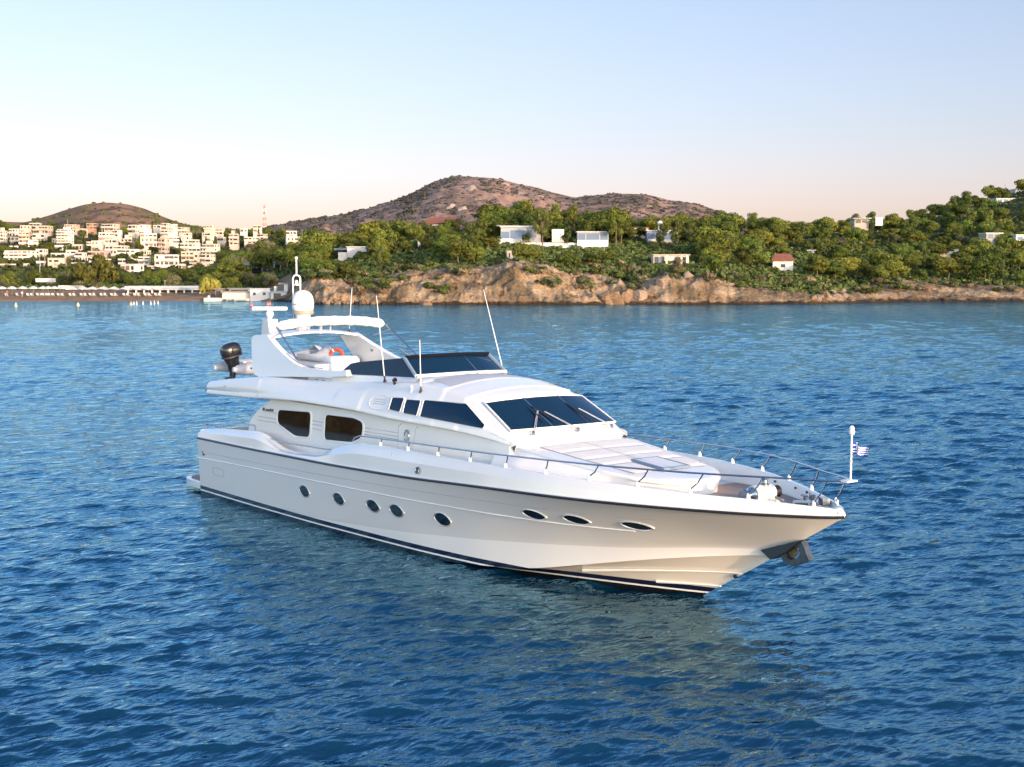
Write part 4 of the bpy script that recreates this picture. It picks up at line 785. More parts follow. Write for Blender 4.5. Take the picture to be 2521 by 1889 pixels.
MB().tube([(0, 0, ht), (0, 0, ht+2.5)], .12, 5).build("spike", M_metal, TW, 0, b0_)
def pole(px_b, px_t, v, label, r=.14, m=None, cat="pole", name="street_pole"):
    e = villa(name, px_b, v, label, cat=cat); a, b = loc(e, px_b, v), loc(e, px_t, v); MB().tube([a-[0, 0, 3], b], [r, r*.7], 6).build("shaft", m or M_conc, e); MB().box(b, (.7, .12, .12)).build("crossarm", M_metal, e)
pole(bD(1102, 250), bD(1102, 145), 442, "pale utility pole standing in the tree line above the garden pavilion"); pole(bE(388, 545), bE(388, 478), 470, "shorter of two poles on the tree line where the central hill ends"); pole(bE(417, 545), bE(417, 438), 470, "taller of two poles on the tree line where the central hill ends")
pole(bF(1725, 310), bF(1725, 112), 560, "thin pole with a crossarm on the right hill above the long blue house"); pole(bA(540, 1130), bA(540, 940), 520, "pale lamp post among the trees in front of the town"); pole(bA(608, 945), bA(608, 860), 640, "grey pole beside the cluster of cream blocks"); pole(bA(918, 520), bA(918, 450), 1000, "thin pole on the slope above the town", .12)
pole(bD(62, 195), bD(62, 135), 446, "short pole in front of the central hill beside the red-roofed mansion"); pole(bD(1135, 585), bD(1135, 455), 382, "thin pale post on the slope below the garden pavilion", .09); pole(bB(120, 1120), bB(120, 1065), 392, "lamp post rising above the beach pavilion roof", .1)
# --- boulders along the shore
M_bld = rocky("boulder_rock", [(.3, (.08, .05, .035)), (.45, (.28, .19, .12)), (.6, (.17, .115, .08)), (.75, (.36, .27, .19))], .5); M_bld2 = rocky("pale_boulder_rock", [(.3, (.12, .09, .07)), (.45, (.34, .26, .2)), (.6, (.24, .18, .14)), (.75, (.44, .35, .28))], .7)
def boulder_mesh(k, m):
    rg = np.random.default_rng(400+k); n = 14; P = np.array(ell((0, 0, 0), (1, .8, .75), 14, 9, .8)); pl = rg.normal(size=(9, 3)); pl /= np.linalg.norm(pl, axis=1)[:, None]
    for q in pl: 
        d = P@q; o = rg.uniform(.45, .75); P = P-np.clip(d-o, 0, None)[..., None]*q
    b = MB(); b.grid(P, cv=True); o = b.build("boulder", m, None, 25); me = o.data; bpy.data.objects.remove(o); return me
BOU = [boulder_mesh(k, M_bld if k < 5 else M_bld2) for k in range(9)]
def boulder(px, v, s, k, label, sz=1., rz=None, group=None, free=False):
    u, z = uvz(*px, v)
    if not free: u, v, z = hit(px)
    o = link("boulder", BOU[k], None, world_of(u, v, max(z, .0)-.15*s)); o.scale = (s, s, s*sz); o.rotation_euler = (random.uniform(-.3, .3), random.uniform(-.3, .3), random.uniform(0, 6)); tag(o, label, "boulder", group)
boulder(bC(1292, 1215), 318, 1.9, 0, "lone dark boulder standing in the water off the cliff", .8, free=True)
for x, y, s, k, t in ((1150, 950, 4.4, 0, "broad brown boulder at the waterline left of the split pair"), (1235, 940, 4.2, 1, "tall leaning boulder, seaward half of the split pair"), (1325, 925, 4.6, 2, "tall upright boulder, landward half of the split pair"), (1440, 920, 4.0, 6, "pale flat-topped boulder beside the split pair"), (1640, 800, 2.6, 7, "pale boulder lodged high on the cliff below the beach house"), (1440, 800, 1.6, 8, "small pale boulder halfway up the cliff"), (1290, 640, 2.8, 5, "pale rock outcrop among agaves on the cliff top"), (1910, 745, 3.0, 7, "pale boulder on the slope right of the stone beach house"), (1390, 690, 2.0, 6, "rounded pale rock beneath the agave clump")):
    boulder(bD(x, y), 326+max(0, (940-y))*.07, s*.62, k, t.replace(" left of", " beside").replace("right of", "past"), 1.15)
def hit_hill(px, H):
    d, v, Z, U_, V_ = H; D = px[0]; j = int(np.clip(np.searchsorted(d, D), 1, len(d)-1)); e = np.array([elev(px[1]*1.14021, q) for q in v]); g = Z[:, j]-e; i = np.nonzero(g > 0)[0]; i = i[0] if len(i) else len(v)//2
    return world_of(U_[i, j], v[i], Z[i, j])
M_out = rocky("outcrop_rock", [(.3, (.10, .08, .07)), (.45, (.30, .24, .21)), (.6, (.22, .17, .15)), (.75, (.40, .34, .30))], .12)
rs = random.Random(77)
for zf, x, y, n, sx, sy in ((bC, 1370, 1110, 9, 110, 45), (bC, 860, 1085, 5, 60, 45), (bC, 720, 1075, 6, 60, 40), (bC, 1010, 1010, 6, 120, 40), (bC, 640, 1000, 6, 90, 50), (bC, 300, 960, 6, 110, 40), (bC, 1560, 920, 6, 90, 25), (bC, 1280, 900, 5, 90, 25), (bD, 640, 800, 7, 90, 50), (bD, 520, 700, 5, 80, 30), (bD, 930, 840, 6, 80, 60), (bD, 1080, 700, 7, 90, 50), (bD, 1310, 760, 8, 110, 80), (bD, 1520, 740, 6, 90, 50), (bD, 1380, 850, 4, 70, 25), (bD, 820, 700, 4, 60, 30), (bD, 1700, 660, 6, 130, 30), (bD, 1900, 700, 6, 130, 40), (bE, 420, 990, 6, 110, 30), (bE, 700, 1000, 6, 140, 30), (bE, 1000, 1040, 7, 180, 40), (bE, 1560, 1090, 6, 110, 40), (bE, 1740, 1040, 5, 80, 40), (bE, 2010, 1060, 5, 110, 40), (bE, 100, 1010, 4, 90, 25)):
    for k in range(n):
        u, v, z = hit(zf(x+rs.uniform(-sx, sx), y+rs.uniform(-sy, sy))); q = rs.randrange(8)
        plant("shrub", u, v, rs.uniform(.8, 1.7), SHRUB[q], ("dark", "dry brown", "grey-green", "dark")[q % 4]+" shrub on the cliff face", "shrub")
for zf, x, y, v, kd, sc_ in ((bD, 572, 412, 395, 0, 1.75), (bD, 430, 402, 394, 1, .8), (bD, 800, 415, 394, 1, 1.0), (bD, 860, 408, 393, 2, .7), (bD, 1660, 470, 405, 0, 1.3), (bD, 1780, 470, 406, 0, 1.5), (bD, 1580, 470, 404, 1, 1.0), (bD, 1240, 430, 396, 0, 1.9), (bD, 160, 440, 393, 1, .9), (bC, 1110, 786, 400, 1, 1.25), (bC, 980, 780, 400, 1, 1.5), (bC, 700, 800, 398, 1, 1.2), (bC, 1000, 560, 440, 1, 1.6), (bC, 1120, 550, 438, 1, 1.5), (bC, 1240, 545, 438, 1, 1.5), (bC, 1400, 540, 436, 1, 1.4), (bC, 1300, 545, 430, 1, 1.4), (bC, 1540, 545, 436, 1, 1.5), (bC, 1470, 545, 430, 1, 1.3)):
    u, v, z = atpx(*zf(x, y), v); plant(("tall_pine", "evergreen_tree", "shrub")[kd], u, v, sc_*.75 if kd == 0 else sc_, (TALL[random.randrange(6)], ROUND[random.randrange(6)], SHRUB[0])[kd], ("upright pine", "round evergreen", "dark shrub")[kd], ("tree", "tree", "shrub")[kd], z-.5 if zf is bD else None)
BOU2 = []
for k in range(3): q = BOU[k].copy(); q.materials.clear(); q.materials.append(M_out); BOU2.append(q)
for k, (x, y, s, t) in enumerate(((1012, 408, 15, "tallest pale rock face below the central summit"), (1088, 398, 10, "pale rock tooth on the summit ridge of the central hill"), (970, 445, 13, "broad pale rock slab on the lower central hill above the mansion roof"), (998, 452, 10, "smaller pale slab beside the broad slab above the mansion roof"), (1030, 432, 8, "small pale outcrop between the summit rock face and the slabs"), (1122, 418, 9, "pale outcrop on the right shoulder of the central hill"), (1165, 426, 8, "low pale outcrop where the central hill dips"), (1395, 446, 7, "pale outcrop on the long right ridge of the central hill"))):
    o = link("rock_outcrop", BOU2[k % 3], None, hit_hill((x, y), HC)-np.array([0, 0, s*.30])); o.scale = (s*.95, s*.8, s*.62); o.rotation_euler = (.5-.3*(k % 3), .35*(k % 2), k*1.3); tag(o, t, "rock outcrop")
rr_ = random.Random(5)
for k in range(26):
    x = 275+k*13.5+rr_.uniform(-4, 4); boulder(bC(x, 1192+rr_.uniform(-14, 10)), 327+rr_.uniform(-1, 1.5), rr_.uniform(.5, .95), 5+k % 4, "pale boulder in the rubble breakwater at the cliff foot behind the satellite dome", .9, None, "breakwater boulders")
for k in range(14):
    x = 700+k*11+rr_.uniform(-4, 4); boulder(bC(x, 1190+rr_.uniform(-8, 12)), 326, rr_.uniform(.4, .8), k % 5, "brown boulder in the strewn rocks along the cliff foot", .9, None, "cliff foot boulders")
for k in range(24):
    x = 1100+(k % 12)*27+rr_.uniform(-9, 9); y = 1150-(k//12)*45+rr_.uniform(-25, 15)-(40 if 3 < k % 12 < 8 else 0); boulder(bE(x, y), 338+rr_.uniform(-3, 6), rr_.uniform(.6, 1.25), 4+k % 5, "pinkish boulder in the tumbled rocks at the low point of the headland", 1.2, None, "tumbled headland boulders")
# ================================================================== the yacht (x forward, y to port, z up from the water)
I = np.interp
Y = empty("motor_yacht", (0, 0, 0), "large white motor yacht with pale grey hull sides and a flybridge on the water", "yacht")
M_gel = mat("white_gelcoat", (.81, .81, .80), .22, coat=.45, var=.05, vscale=.5)
M_deck = mat("white_nonskid", (.72, .71, .69), .6, bump=.15, bscale=120)
M_grey = mat("grey_textured", (.52, .53, .55), .65, bump=.15, bscale=120)
M_chrome = mat("polished_steel", (.46, .46, .47), .2, metal=1.)
M_dark = mat("black_rubber", (.018, .02, .028), .35)
M_line = mat("seam_grey", (.34, .33, .32), .6)
M_cush = mat("cream_cushion", (.77, .755, .73), .8, var=.06, vscale=5)
M_canv = mat("white_canvas", (.80, .78, .74), .85, var=.05, vscale=8, bump=.5, bscale=14)
def glass(name, col, rough=.03, spec=.6):
    return mat(name, col, rough, spec=spec, coat=0)
M_glass = glass("tinted_blue_glass", (.006, .026, .062), .04, .14)
M_brown = glass("bronze_glass", (.030, .017, .010), .02, .7)
M_port = glass("porthole_glass", (.008, .011, .014), .03, .8)
def teak():
    m = mat("teak_planking", (.36, .26, .2), .7); t = m.node_tree; b = t.nodes['Principled BSDF']; tc = N(t, 'ShaderNodeTexCoord')
    w = N(t, 'ShaderNodeTexWave', bands_direction='Y'); w.inputs['Scale'].default_value = 5; w.inputs['Distortion'].default_value = .3
    t.links.new(tc.outputs['Object'], w.inputs['Vector']); r = N(t, 'ShaderNodeValToRGB'); r.color_ramp.elements[0].position = .02; r.color_ramp.elements[1].position = .12
    r.color_ramp.elements[0].color = (.1, .08, .07, 1); r.color_ramp.elements[1].color = (.38, .28, .22, 1)
    t.links.new(w.outputs['Fac'], r.inputs[0]); t.links.new(r.outputs[0], b.inputs['Base Color']); return m
M_teak = teak()
def hull_mat(name, col):
    m = mat(name, col, .2, coat=.6); t = m.node_tree; b = t.nodes['Principled BSDF']; tc = N(t, 'ShaderNodeTexCoord'); sp = N(t, 'ShaderNodeSeparateXYZ')
    t.links.new(tc.outputs['Object'], sp.inputs[0]); mr = N(t, 'ShaderNodeMapRange'); mr.inputs[1].default_value = -.5; mr.inputs[2].default_value = .5; t.links.new(sp.outputs['Z'], mr.inputs[0])
    r = N(t, 'ShaderNodeValToRGB'); r.color_ramp.interpolation = 'CONSTANT'; e = r.color_ramp.elements
    cs = [(0, (.006, .007, .01)), (.615, (.92, .92, .91)), (.662, (.008, .010, .035)), (.79, col)]
    while len(e) < 4: e.new(.5)
    for el, (p, c) in zip(e, cs): el.position = p; el.color = (*c, 1)
    t.links.new(mr.outputs[0], r.inputs[0]); t.links.new(r.outputs[0], b.inputs['Base Color']); return m
M_top = hull_mat("pale_grey_topside", (.69, .68, .665)); M_bot = hull_mat("white_lower_hull", (.85, .845, .83)); M_und = hull_mat("beige_bottom", (.72, .67, .60))
# --- hull lines (x, half breadth, z)
RUBx = [.75, 1, 5, 10, 14, 17, 19.3, 20.6, 21.9, 23.1, 24.3, 25.2, 25.8, 26.03]
RUBb = [2.9, 2.92, 3, 3.05, 3.03, 2.95, 2.8, 2.6, 2.28, 1.85, 1.25, .68, .25, 0.]
RUBz = [1.92, 1.93, 1.97, 2.04, 2.14, 2.27, 2.34, 2.37, 2.4, 2.42, 2.43, 2.44, 2.45, 2.46]
CHx = [.75, 5, 8.6, 12, 13.5, 16.5, 18.9, 20.9, 22.5, 23.1, 23.8, 24.35]
CHb = [2.82, 2.88, 2.89, 2.81, 2.76, 2.5, 2.06, 1.45, .73, .42, .12, 0.]
CHz = [.05, .15, .30, .48, .58, .81, 1.01, 1.17, 1.35, 1.4, 1.45, 1.47]
SPx = [.75, 8, 14, 16, 18.16, 20.06, 21.5, 22.48, 23.08, 23.78, 24.12]
SPb = [2.75, 2.8, 2.6, 2.42, 2.1, 1.6, 1.08, .66, .36, .06, 0.]
SPz = [-.25, -.2, -.05, .07, .29, .69, .97, 1.13, 1.22, 1.30, 1.31]
LOx = [.75, 6, 10, 14, 17, 19, 20.5, 21.3, 21.72]; LOb = [2.6, 2.6, 2.55, 2.3, 1.8, 1.18, .62, .25, 0.]; LOz = [-.5, -.5, -.4, -.25, -.15, -.1, -.1, -.1, -.1]
SS = np.linspace(0, 1, 90); SS = 1-(1-SS)**1.35
def smooth_line(x, b, z):
    X = x[0]+(x[-1]-x[0])*SS; B = I(X, x, b); Zc = I(X, x, z); k = np.array([1, 2, 3, 2, 1.])/9
    for _ in range(2):
        for A in (B, Zc): A[2:-2] = np.convolve(A, k, 'valid')
    return np.stack([X, -B, Zc], 1)
Lr, Lc, Ls, Ll = [smooth_line(*q) for q in ((RUBx, RUBb, RUBz), (CHx, CHb, CHz), (SPx, SPb, SPz), (LOx, LOb, LOz))]
def flare(L0, L1, w, amt): 
    P = L0+(L1-L0)*w; P = P.copy(); f = amt*np.clip((P[:, 0]-11)/9, 0, 1)*np.clip((25-P[:, 0])/2.2, 0, 1)*4*w*(1-w); P[:, 1] += f; P[:, 1] = np.minimum(P[:, 1], 0); return P
TOPW = np.linspace(0, 1, 12)
TOP = np.array([flare(Lc, Lr, w, .10) for w in TOPW])          # w, s, 3  (starboard)
BOT = np.array([flare(Ll, Ls-[0, -.05, .0]*(Ls[:, :1]*0+1), w, .03) for w in np.linspace(0, 1, 9)])
KEEL = np.stack([Ll[:, 0]*.99, Ll[:, 1]*0, Ll[:, 2]-.6], 1)
mir = lambda P: np.asarray(P)*np.array([1, -1, 1])
hb = MB()
for f in (lambda P: P, mir):
    hb.grid(f(TOP), mi=0); hb.grid(f(np.array([Ls, Lc])), mi=1); hb.grid(f(np.array([Ls-[0, -.05, 0]*(Ls[:, :1]*0+1), Ls])), mi=2); hb.grid(f(BOT), mi=2); hb.grid(f(np.array([KEEL, BOT[0]])), mi=2)
ring = np.vstack([[KEEL[0]], BOT[:, 0], [Ls[0]], TOP[:, 0]])
hb.poly(np.vstack([ring, mir(ring)[::-1]]), 0)
hb.build("hull", [M_top, M_bot, M_und], Y, 28)
TF = np.array([flare(Lc, Lr, w, .10) for w in np.linspace(0, 1, 60)]).reshape(-1, 3)
def topside(x, z):
    ys = [I(x, q[:, 0], q[:, 1]) for q in TOP]; zs_ = [I(x, q[:, 0], q[:, 2]) for q in TOP]; return float(I(z, zs_, ys))
def on_hull(s):
    y = -2.8
    for _ in range(30):
        P = ony(s, y); y = .5*y+.5*topside(P[0], P[2])
    return ony(s, y)
def side_of(fn, o=.012):     # outward normal of a starboard surface y = fn(x, z)
    def nrm(x, z):
        e = .08; n = np.array([(fn(x+e, z)-fn(x-e, z))/(2*e), -1, (fn(x, z+e)-fn(x, z-e))/(2*e)]); return n/np.linalg.norm(n)
    return nrm
hn = side_of(topside)
# rub rail, mouldings, seams: one tube along each side
for sg in (1, -1):
    P = Lr*[1, sg, 1]+[0, -.012*sg, 0]
    MB().tube(P, .034, 6).build("rub_rail", M_dark, Y)
    MB().tube(P+[0, 0, .045], .016, 5).build("rail_moulding", M_gel, Y)
def lerp_line(w, x0, x1): P = flare(Lc, Lr, w, .10); return P[(P[:, 0] > x0) & (P[:, 0] < x1)]
def hull_line(pts, name, r, m, out=.0):
    P = np.array([on_hull(p) for p in pts]); xs = np.linspace(P[0, 0], P[-1, 0], 40); zs = np.polyval(np.polyfit(P[:, 0], P[:, 2], 3), xs)
    for sg in (1, -1):
        MB().tube([(x, sg*(topside(x, z)-out), z) for x, z in zip(xs, zs)], r, 6).build(name, m, Y)
hull_line([z5(180, 410), z5(600, 490), z5(1200, 615), z5(2200, 810), z6(500, 500), z6(1000, 570), z6(1560, 632)], "hull_moulding", .020, M_gel, .0)
hull_line([z5(200, 360), z5(800, 480), z5(1400, 590), z5(2200, 725), z6(500, 415), z6(1000, 485), z6(1700, 557)], "hull_seam", .006, M_line, .0)
# two spray strakes on the bow bottom
for k, (w, a, b) in enumerate(((.62, 19.3, 23.2), (.33, 20.9, 22.7))):
    P = flare(Ll, Ls, w, .03); P = P[(P[:, 0] > a) & (P[:, 0] < b)]
    for sg in (1, -1): MB().tube(P*[1, sg, 1]+[0, -sg*.01, -.005], np.clip(np.linspace(.035, .012, len(P)), .008, 1), 5).build("spray_strake", M_gel, Y)
# portholes
def lens(n=30, p=1.3):
    t = np.linspace(0, 2*math.pi, n, endpoint=False); c, s = np.cos(t), np.sin(t); return c, np.sign(s)*abs(s)**p
def porthole(s, w, h, tilt):
    c = on_hull(s); n = hn(c[0], c[2]); tx = np.cross([0, 0, 1.], n); tx /= np.linalg.norm(tx); tx = tx if tx[0] > 0 else -tx; tz = np.cross(n, tx); tz = tz if tz[2] > 0 else -tz
    e1 = tx*math.cos(tilt)+tz*math.sin(tilt); e2 = -tx*math.sin(tilt)+tz*math.cos(tilt)
    lx, lz = lens(); ringp = lambda k, o: [c+n*o+e1*a*w*k/2+e2*b*h*k/2 for a, b in zip(lx, lz)]
    fr = MB().grid([ringp(1.20, -.02), ringp(1.17, .016), ringp(1.08, .026), ringp(1.0, .004)], cv=True).build("porthole", mat("porthole_rim", (.58, .59, .60), .25, metal=.4) if "porthole_rim" not in bpy.data.materials else bpy.data.materials["porthole_rim"], Y)
    MB().poly(ringp(.99, .010)).build("glass", M_port, fr)
for s, w in ((z5(1040, 680), .56), (z5(1312, 742), .58), (z5(1587, 798), .60), (z5(1775, 836), .60), (z6(248, 549), .62), (z6(870, 516), .68), (z6(1158, 551), .70), (z6(1570, 593), .74)):
    porthole(s, w, .33 if w < .65 else .25, -.10)
# hawse fittings, vents on the hull side
def fitting(s, r, name, fn=on_hull, nf=hn, col=None):
    c = fn(s); n = nf(c[0], c[2])
    q = MB().lathe([(r*.72, -.01), (r, .0), (r, .018), (r*.75, .03), (r*.62, .012)], c, n, 18).build(name, M_chrome, Y)
    MB().lathe([(0.001, .011), (r*.64, .012)], c, n, 18).build("opening", col or M_dark, q)
fitting(z5(232, 376), .09, "fairlead")
c = on_hull(z5(350, 527)); P = []
lx = [(-.42, .02), (-.36, .12), (.36, .12), (.42, .02), (.42, -.06), (.36, -.12), (-.36, -.12), (-.42, -.06)]
MB().tube([(c[0]+a, topside(c[0]+a, c[2]+b)-.002, c[2]+b) for a, b in lx], .008, 5, closed=True).build("access_hatch", M_line, Y)
# --- bulwark
CPx = [.75, 2.5, 5, 5.5, 6.2, 6.84, 7.57, 9.1, 9.86, 10.8, 11.4, 12.5, 15, 19.3, 21.9, 23.1, 24.3, 25.5, 25.92]
CPz = [2.22, 2.38, 2.53, 2.49, 2.3, 2.16, 2.13, 2.25, 2.47, 2.71, 2.79, 2.82, 2.82, 2.82, 2.79, 2.75, 2.72, 2.66, 2.62]
bx_ = np.concatenate([np.linspace(.75, 5, 12, endpoint=False), np.linspace(5, 11.5, 44, endpoint=False), 25.92-(25.92-11.5)*(1-np.linspace(0, 1, 100))**1.3])
cz = I(bx_, CPx, CPz); k3 = np.array([1, 2, 3, 2, 1.])/9; cz[1:-1] = np.convolve(cz, [.25, .5, .25], 'valid')
rb = lambda x: I(x, Lr[:, 0], -Lr[:, 1]); rz_ = lambda x: I(x, Lr[:, 0], Lr[:, 2])
DKx, DKz = [.75, 2.8, 3.2, 9, 14, 20, 22, 26], [1.5, 1.5, 1.9, 2.0, 2.12, 2.34, 2.42, 2.46]
dk = lambda x: I(x, DKx, DKz)
inset = .17*np.clip((25.95-bx_)/1.5, .0, 1)
o0 = np.maximum(rb(bx_), 0); oc = np.maximum(o0-inset, 0); oi = np.maximum(oc-.13, 0); ob = np.maximum(oc-.2, 0)
kn = np.clip(rz_(bx_)+.60*(cz-rz_(bx_)), rz_(bx_)+.02, None)
def bul(sg):
    A = lambda y, z, dx=0: np.stack([bx_+dx, -sg*y, z], 1)
    rd = np.minimum(.035, (cz-kn)*.4)
    return [A(o0, rz_(bx_)+.01), A(np.maximum(o0-inset*.25, 0), kn), A(oc+.0, cz-rd), A(np.maximum(oc-.03, 0), cz), A(np.maximum(oi+.03, 0), cz), A(oi, cz-rd), A(ob, np.minimum(dk(bx_)-.02, cz-.1))]
for sg in (1, -1): MB().grid(bul(sg)).build("bulwark", M_gel, Y, 15)
MB().box((.80, 0, 1.75), (.12, 5.6, .9)).build("transom", M_gel, Y)
sp = MB(); pts = [(.76, -2.75), (-.6, -2.72), (-1.1, -2.5), (-1.22, -2.1), (-1.22, 2.1), (-1.1, 2.5), (-.6, 2.72), (.76, 2.75)]
sp.prism([(x, y, .13) for x, y in pts], (0, 0, .22)); pf = sp.build("swim_platform", M_gel, Y, 30)
MB().prism([(x*.93+.02, y*.94, .356) for x, y in pts], (0, 0, .01)).build("teak_inlay", M_teak, pf)
MB().grid([[(25.84+.19*math.cos(a)*c_, .10*math.sin(a)*c_, 2.455+.185*t) for a in np.linspace(0, 2*math.pi, 16, endpoint=False)] for t, c_ in ((0, 1), (.5, .96), (.85, .75), (1, .3), (1.02, .02))], cv=True).build('stem_cap', M_gel, Y, 60)
# --- decks
def deck_piece(name, x0, x1, m, dz=0., wf=1.0):
    xs = np.linspace(x0, x1, 40); w = np.maximum(I(xs, bx_, ob)*wf, .02)
    MB().grid([[(x, -a*q, dk(x)+dz) for q in np.linspace(-1, 1, 9)] for x, a in zip(xs, w)]).build(name, m, Y)
deck_piece("side_deck", .8, 25.6, M_deck); deck_piece("foredeck", 21.0, 25.0, M_teak, .012, .96)
# --- deckhouse (saloon) sides
HSx, HSb = [3, 11, 14, 17, 18.2], [2.2, 2.2, 2.12, 1.95, 1.86]
def house(x, z): return -(I(x, HSx, HSb)+.10*(3.2-z))
hsn = side_of(house)
AZz, AZx = [1.85, 2.36, 2.72, 2.9, 3.03, 3.2, 3.45, 3.6], [3.3, 3.32, 3.42, 3.58, 3.78, 4.05, 4.6, 4.8]
for_rows = []
for z in np.linspace(1.85, 3.6, 15):
    x0 = I(z, AZz, AZx); xs = x0+(17.06-x0)*np.linspace(0, 1, 40); zf = lambda x: 1.85+(z-1.85)*min(1, (I(x, [14, 15, 15.5, 16, 16.5, 16.86, 17.1], [3.53, 3.47, 3.42, 3.37, 3.32, 3.26, 3.22])-1.85)/1.75); for_rows.append([(x, house(x, zf(x)), zf(x)) for x in xs])
hh = MB(); hh.grid(for_rows); hh.grid(mir(for_rows)); hh.grid([[r[0], mir([r[0]])[0]] for r in for_rows]); hh.grid([[r[-1], mir([r[-1]])[0]] for r in for_rows]); hh.build("deckhouse", M_gel, Y, 30)
def on_house(s):
    y = -2.2
    for _ in range(20): P = ony(s, y); y = .5*y+.5*house(P[0], P[2])
    return ony(s, y)
def round_poly(P, r=.09, n=4):
    P = [np.asarray(p, float) for p in P]; out = []
    for i, p in enumerate(P):
        a, b = P[i-1]-p, P[(i+1) % len(P)]-p; la, lb = np.linalg.norm(a), np.linalg.norm(b); q = min(r, la*.45, lb*.45)
        A, B = p+a/la*q, p+b/lb*q
        for t in np.linspace(0, 1, n+1): out.append(A*(1-t)**2+2*p*t*(1-t)+B*t*t)
    return out
def window(pts, fn, nf, name, gm, fm, fw=.05, r=.08, onf=None, frame=True, parent=None, out=.02):
    P = [onf(s) for s in pts]; C = np.mean(P, 0); n = nf(C[0], C[2]); Q = np.array(round_poly(P, r))
    Qc = Q-C; ex = lambda k, o: [C+q*(1+k/np.linalg.norm(q))+n*o for q in Qc]
    if frame:
        fr = MB().grid([ex(fw, -.01), ex(fw, out), ex(fw*.4, out+.012), ex(.0, out), ex(-.01, 0.0)], cv=True).build(name, fm, parent or Y)
        pn = MB(); nq = len(Q); rings = []
        for kk in (1, .86, .7, .5, .3, .12):
            rings.append([(lambda x, z: np.array([x, fn(x, z), z])+n*out*.7)(C[0]+q[0]*kk, C[2]+q[2]*kk) for q in Qc])
        pn.grid(rings, cv=True); pn.poly(rings[-1]); pn.build("pane", gm, fr, 60)
        return fr
    return MB().prism(ex(0, .0), n*.008).build(name, gm, parent or Y)
window([z5(830, 30), z5(1092, 50), z5(1080, 250), z5(965, 238), z5(825, 135)], house, hsn, "saloon_window", M_brown, M_gel, .09, .17, on_house)
window([z5(1210, 68), z5(1440, 98), z5(1510, 132), z5(1500, 250), z5(1420, 290), z5(1200, 268)], house, hsn, "saloon_window", M_brown, M_gel, .09, .17, on_house)
def house_line(a, b, name="side_groove", r=.009, m=None, fn=None):
    A, B = (fn or on_house)(a), (fn or on_house)(b); P = np.linspace(A, B, 10)
    MB().tube(P+[0, -.002, 0], r, 5).build(name, m or M_line, Y)
for a, b in (((735, 1325), (850, 1345)), ((700, 1370), (848, 1395)), ((690, 1400), (845, 1425)), ((1140, 1405), (1235, 1422)), ((1140, 1435), (1228, 1450)), ((1140, 1470), (1225, 1490)), ((1580, 1465), (1860, 1508)), ((1580, 1495), (1862, 1538)), ((1580, 1520), (1864, 1565))):
    house_line(z1(*a), z1(*b))
# maker's mark beside the aft saloon window: a small square emblem and a short dark word mark
zo = lambda x, y: (630+x/31.6, 985+y/31.6)
em = MB()
def flat(px, name, m, par=Y, fn=on_house, nf=hsn):
    P = [fn(zo(*p)) for p in px]; n = nf(P[0][0], P[0][2]); return MB().prism([p+n*.004 for p in P], n*.006).build(name, m, par)
flat([(540, 590), (700, 605), (700, 820), (540, 820)], "emblem", M_dark)
flat([(770, 690), (1130, 730), (1150, 660), (1200, 665), (1195, 735), (1310, 745), (1320, 690), (1375, 690), (1370, 905), (770, 850)], "name_mark", M_dark)
# side door with an oval light
for a, b in (((330, 1200), (325, 1390)), ((470, 1215), (435, 1410)), ((352, 1178), (330, 1205)), ((485, 1203), (468, 1218))): house_line(z2(*a), z2(*b), "door_seam", .008)
c = on_house(z2(397, 1282)); n = hsn(c[0], c[2]); t = np.linspace(0, 2*math.pi, 24, endpoint=False)
ov = lambda k, o: [c+n*o+np.array([math.cos(a)*.105*k, 0, math.sin(a)*.165*k]) for a in t]
pw = MB().grid([ov(1.15, 0), ov(1.1, .03), ov(.85, .03), ov(.8, .0)], cv=True).build("door_porthole", M_chrome, Y); MB().poly(ov(.84, .012)).build("pane", mat("pale_light_glass", (.55, .6, .62), .1), pw)
# --- upper shell: flybridge overhang, wheelhouse, roof and windscreen base in one moulding
HX = np.array([.3, .55, 2, 4.4, 5.2, 7, 9, 10.5, 12, 13, 14, 15, 15.5, 16, 16.5, 16.86, 17.1, 17.14])
ZB = np.array([3.42, 3.38, 3.42, 3.5, 3.55, 3.6, 3.59, 3.56, 3.48, 3.45, 3.43, 3.39, 3.36, 3.32, 3.27, 3.22, 3.18, 3.18])
B0 = np.array([2.33, 2.42, 2.45, 2.48, 2.48, 2.46, 2.42, 2.38, 2.32, 2.27, 2.22, 2.14, 2.1, 2.05, 2.0, 1.96, 1.93, 1.93])
ZS = np.array([3.60, 3.8, 3.98, 4.2, 4.22, 4.24, 4.32, 4.4, 4.47, 4.49, 4.43, 4.28, 4.13, 3.9, 3.66, 3.47, 3.28, 3.21])
B1 = np.array([2.3, 2.36, 2.36, 2.3, 2.25, 2.12, 2.0, 1.92, 1.86, 1.82, 1.78, 1.74, 1.71, 1.75, 1.79, 1.81, 1.80, 1.78])
ZC = np.array([3.60, 3.8, 3.98, 4.12, 4.12, 4.14, 4.35, 4.5, 4.64, 4.70, 4.66, 4.50, 4.36, 4.0, 3.72, 3.56, 3.45, 3.36])
hx = np.unique(np.concatenate([np.linspace(.3, 17.14, 120), HX]))
def sm(A, k=5):
    a = I(hx, HX, A); ker = np.ones(k)/k; p = np.pad(a, k//2, 'edge'); s = np.convolve(p, ker, 'valid'); w = np.clip((hx-.5)/.6, 0, 1)*np.clip((15.45-hx)/.3, 0, 1); return a*(1-w)+s*w
zb, b0, zs, b1, zc = [sm(A) for A in (ZB, B0, ZS, B1, ZC)]
bulge = .34*np.clip((hx-13.2)/3.6, 0, 1)
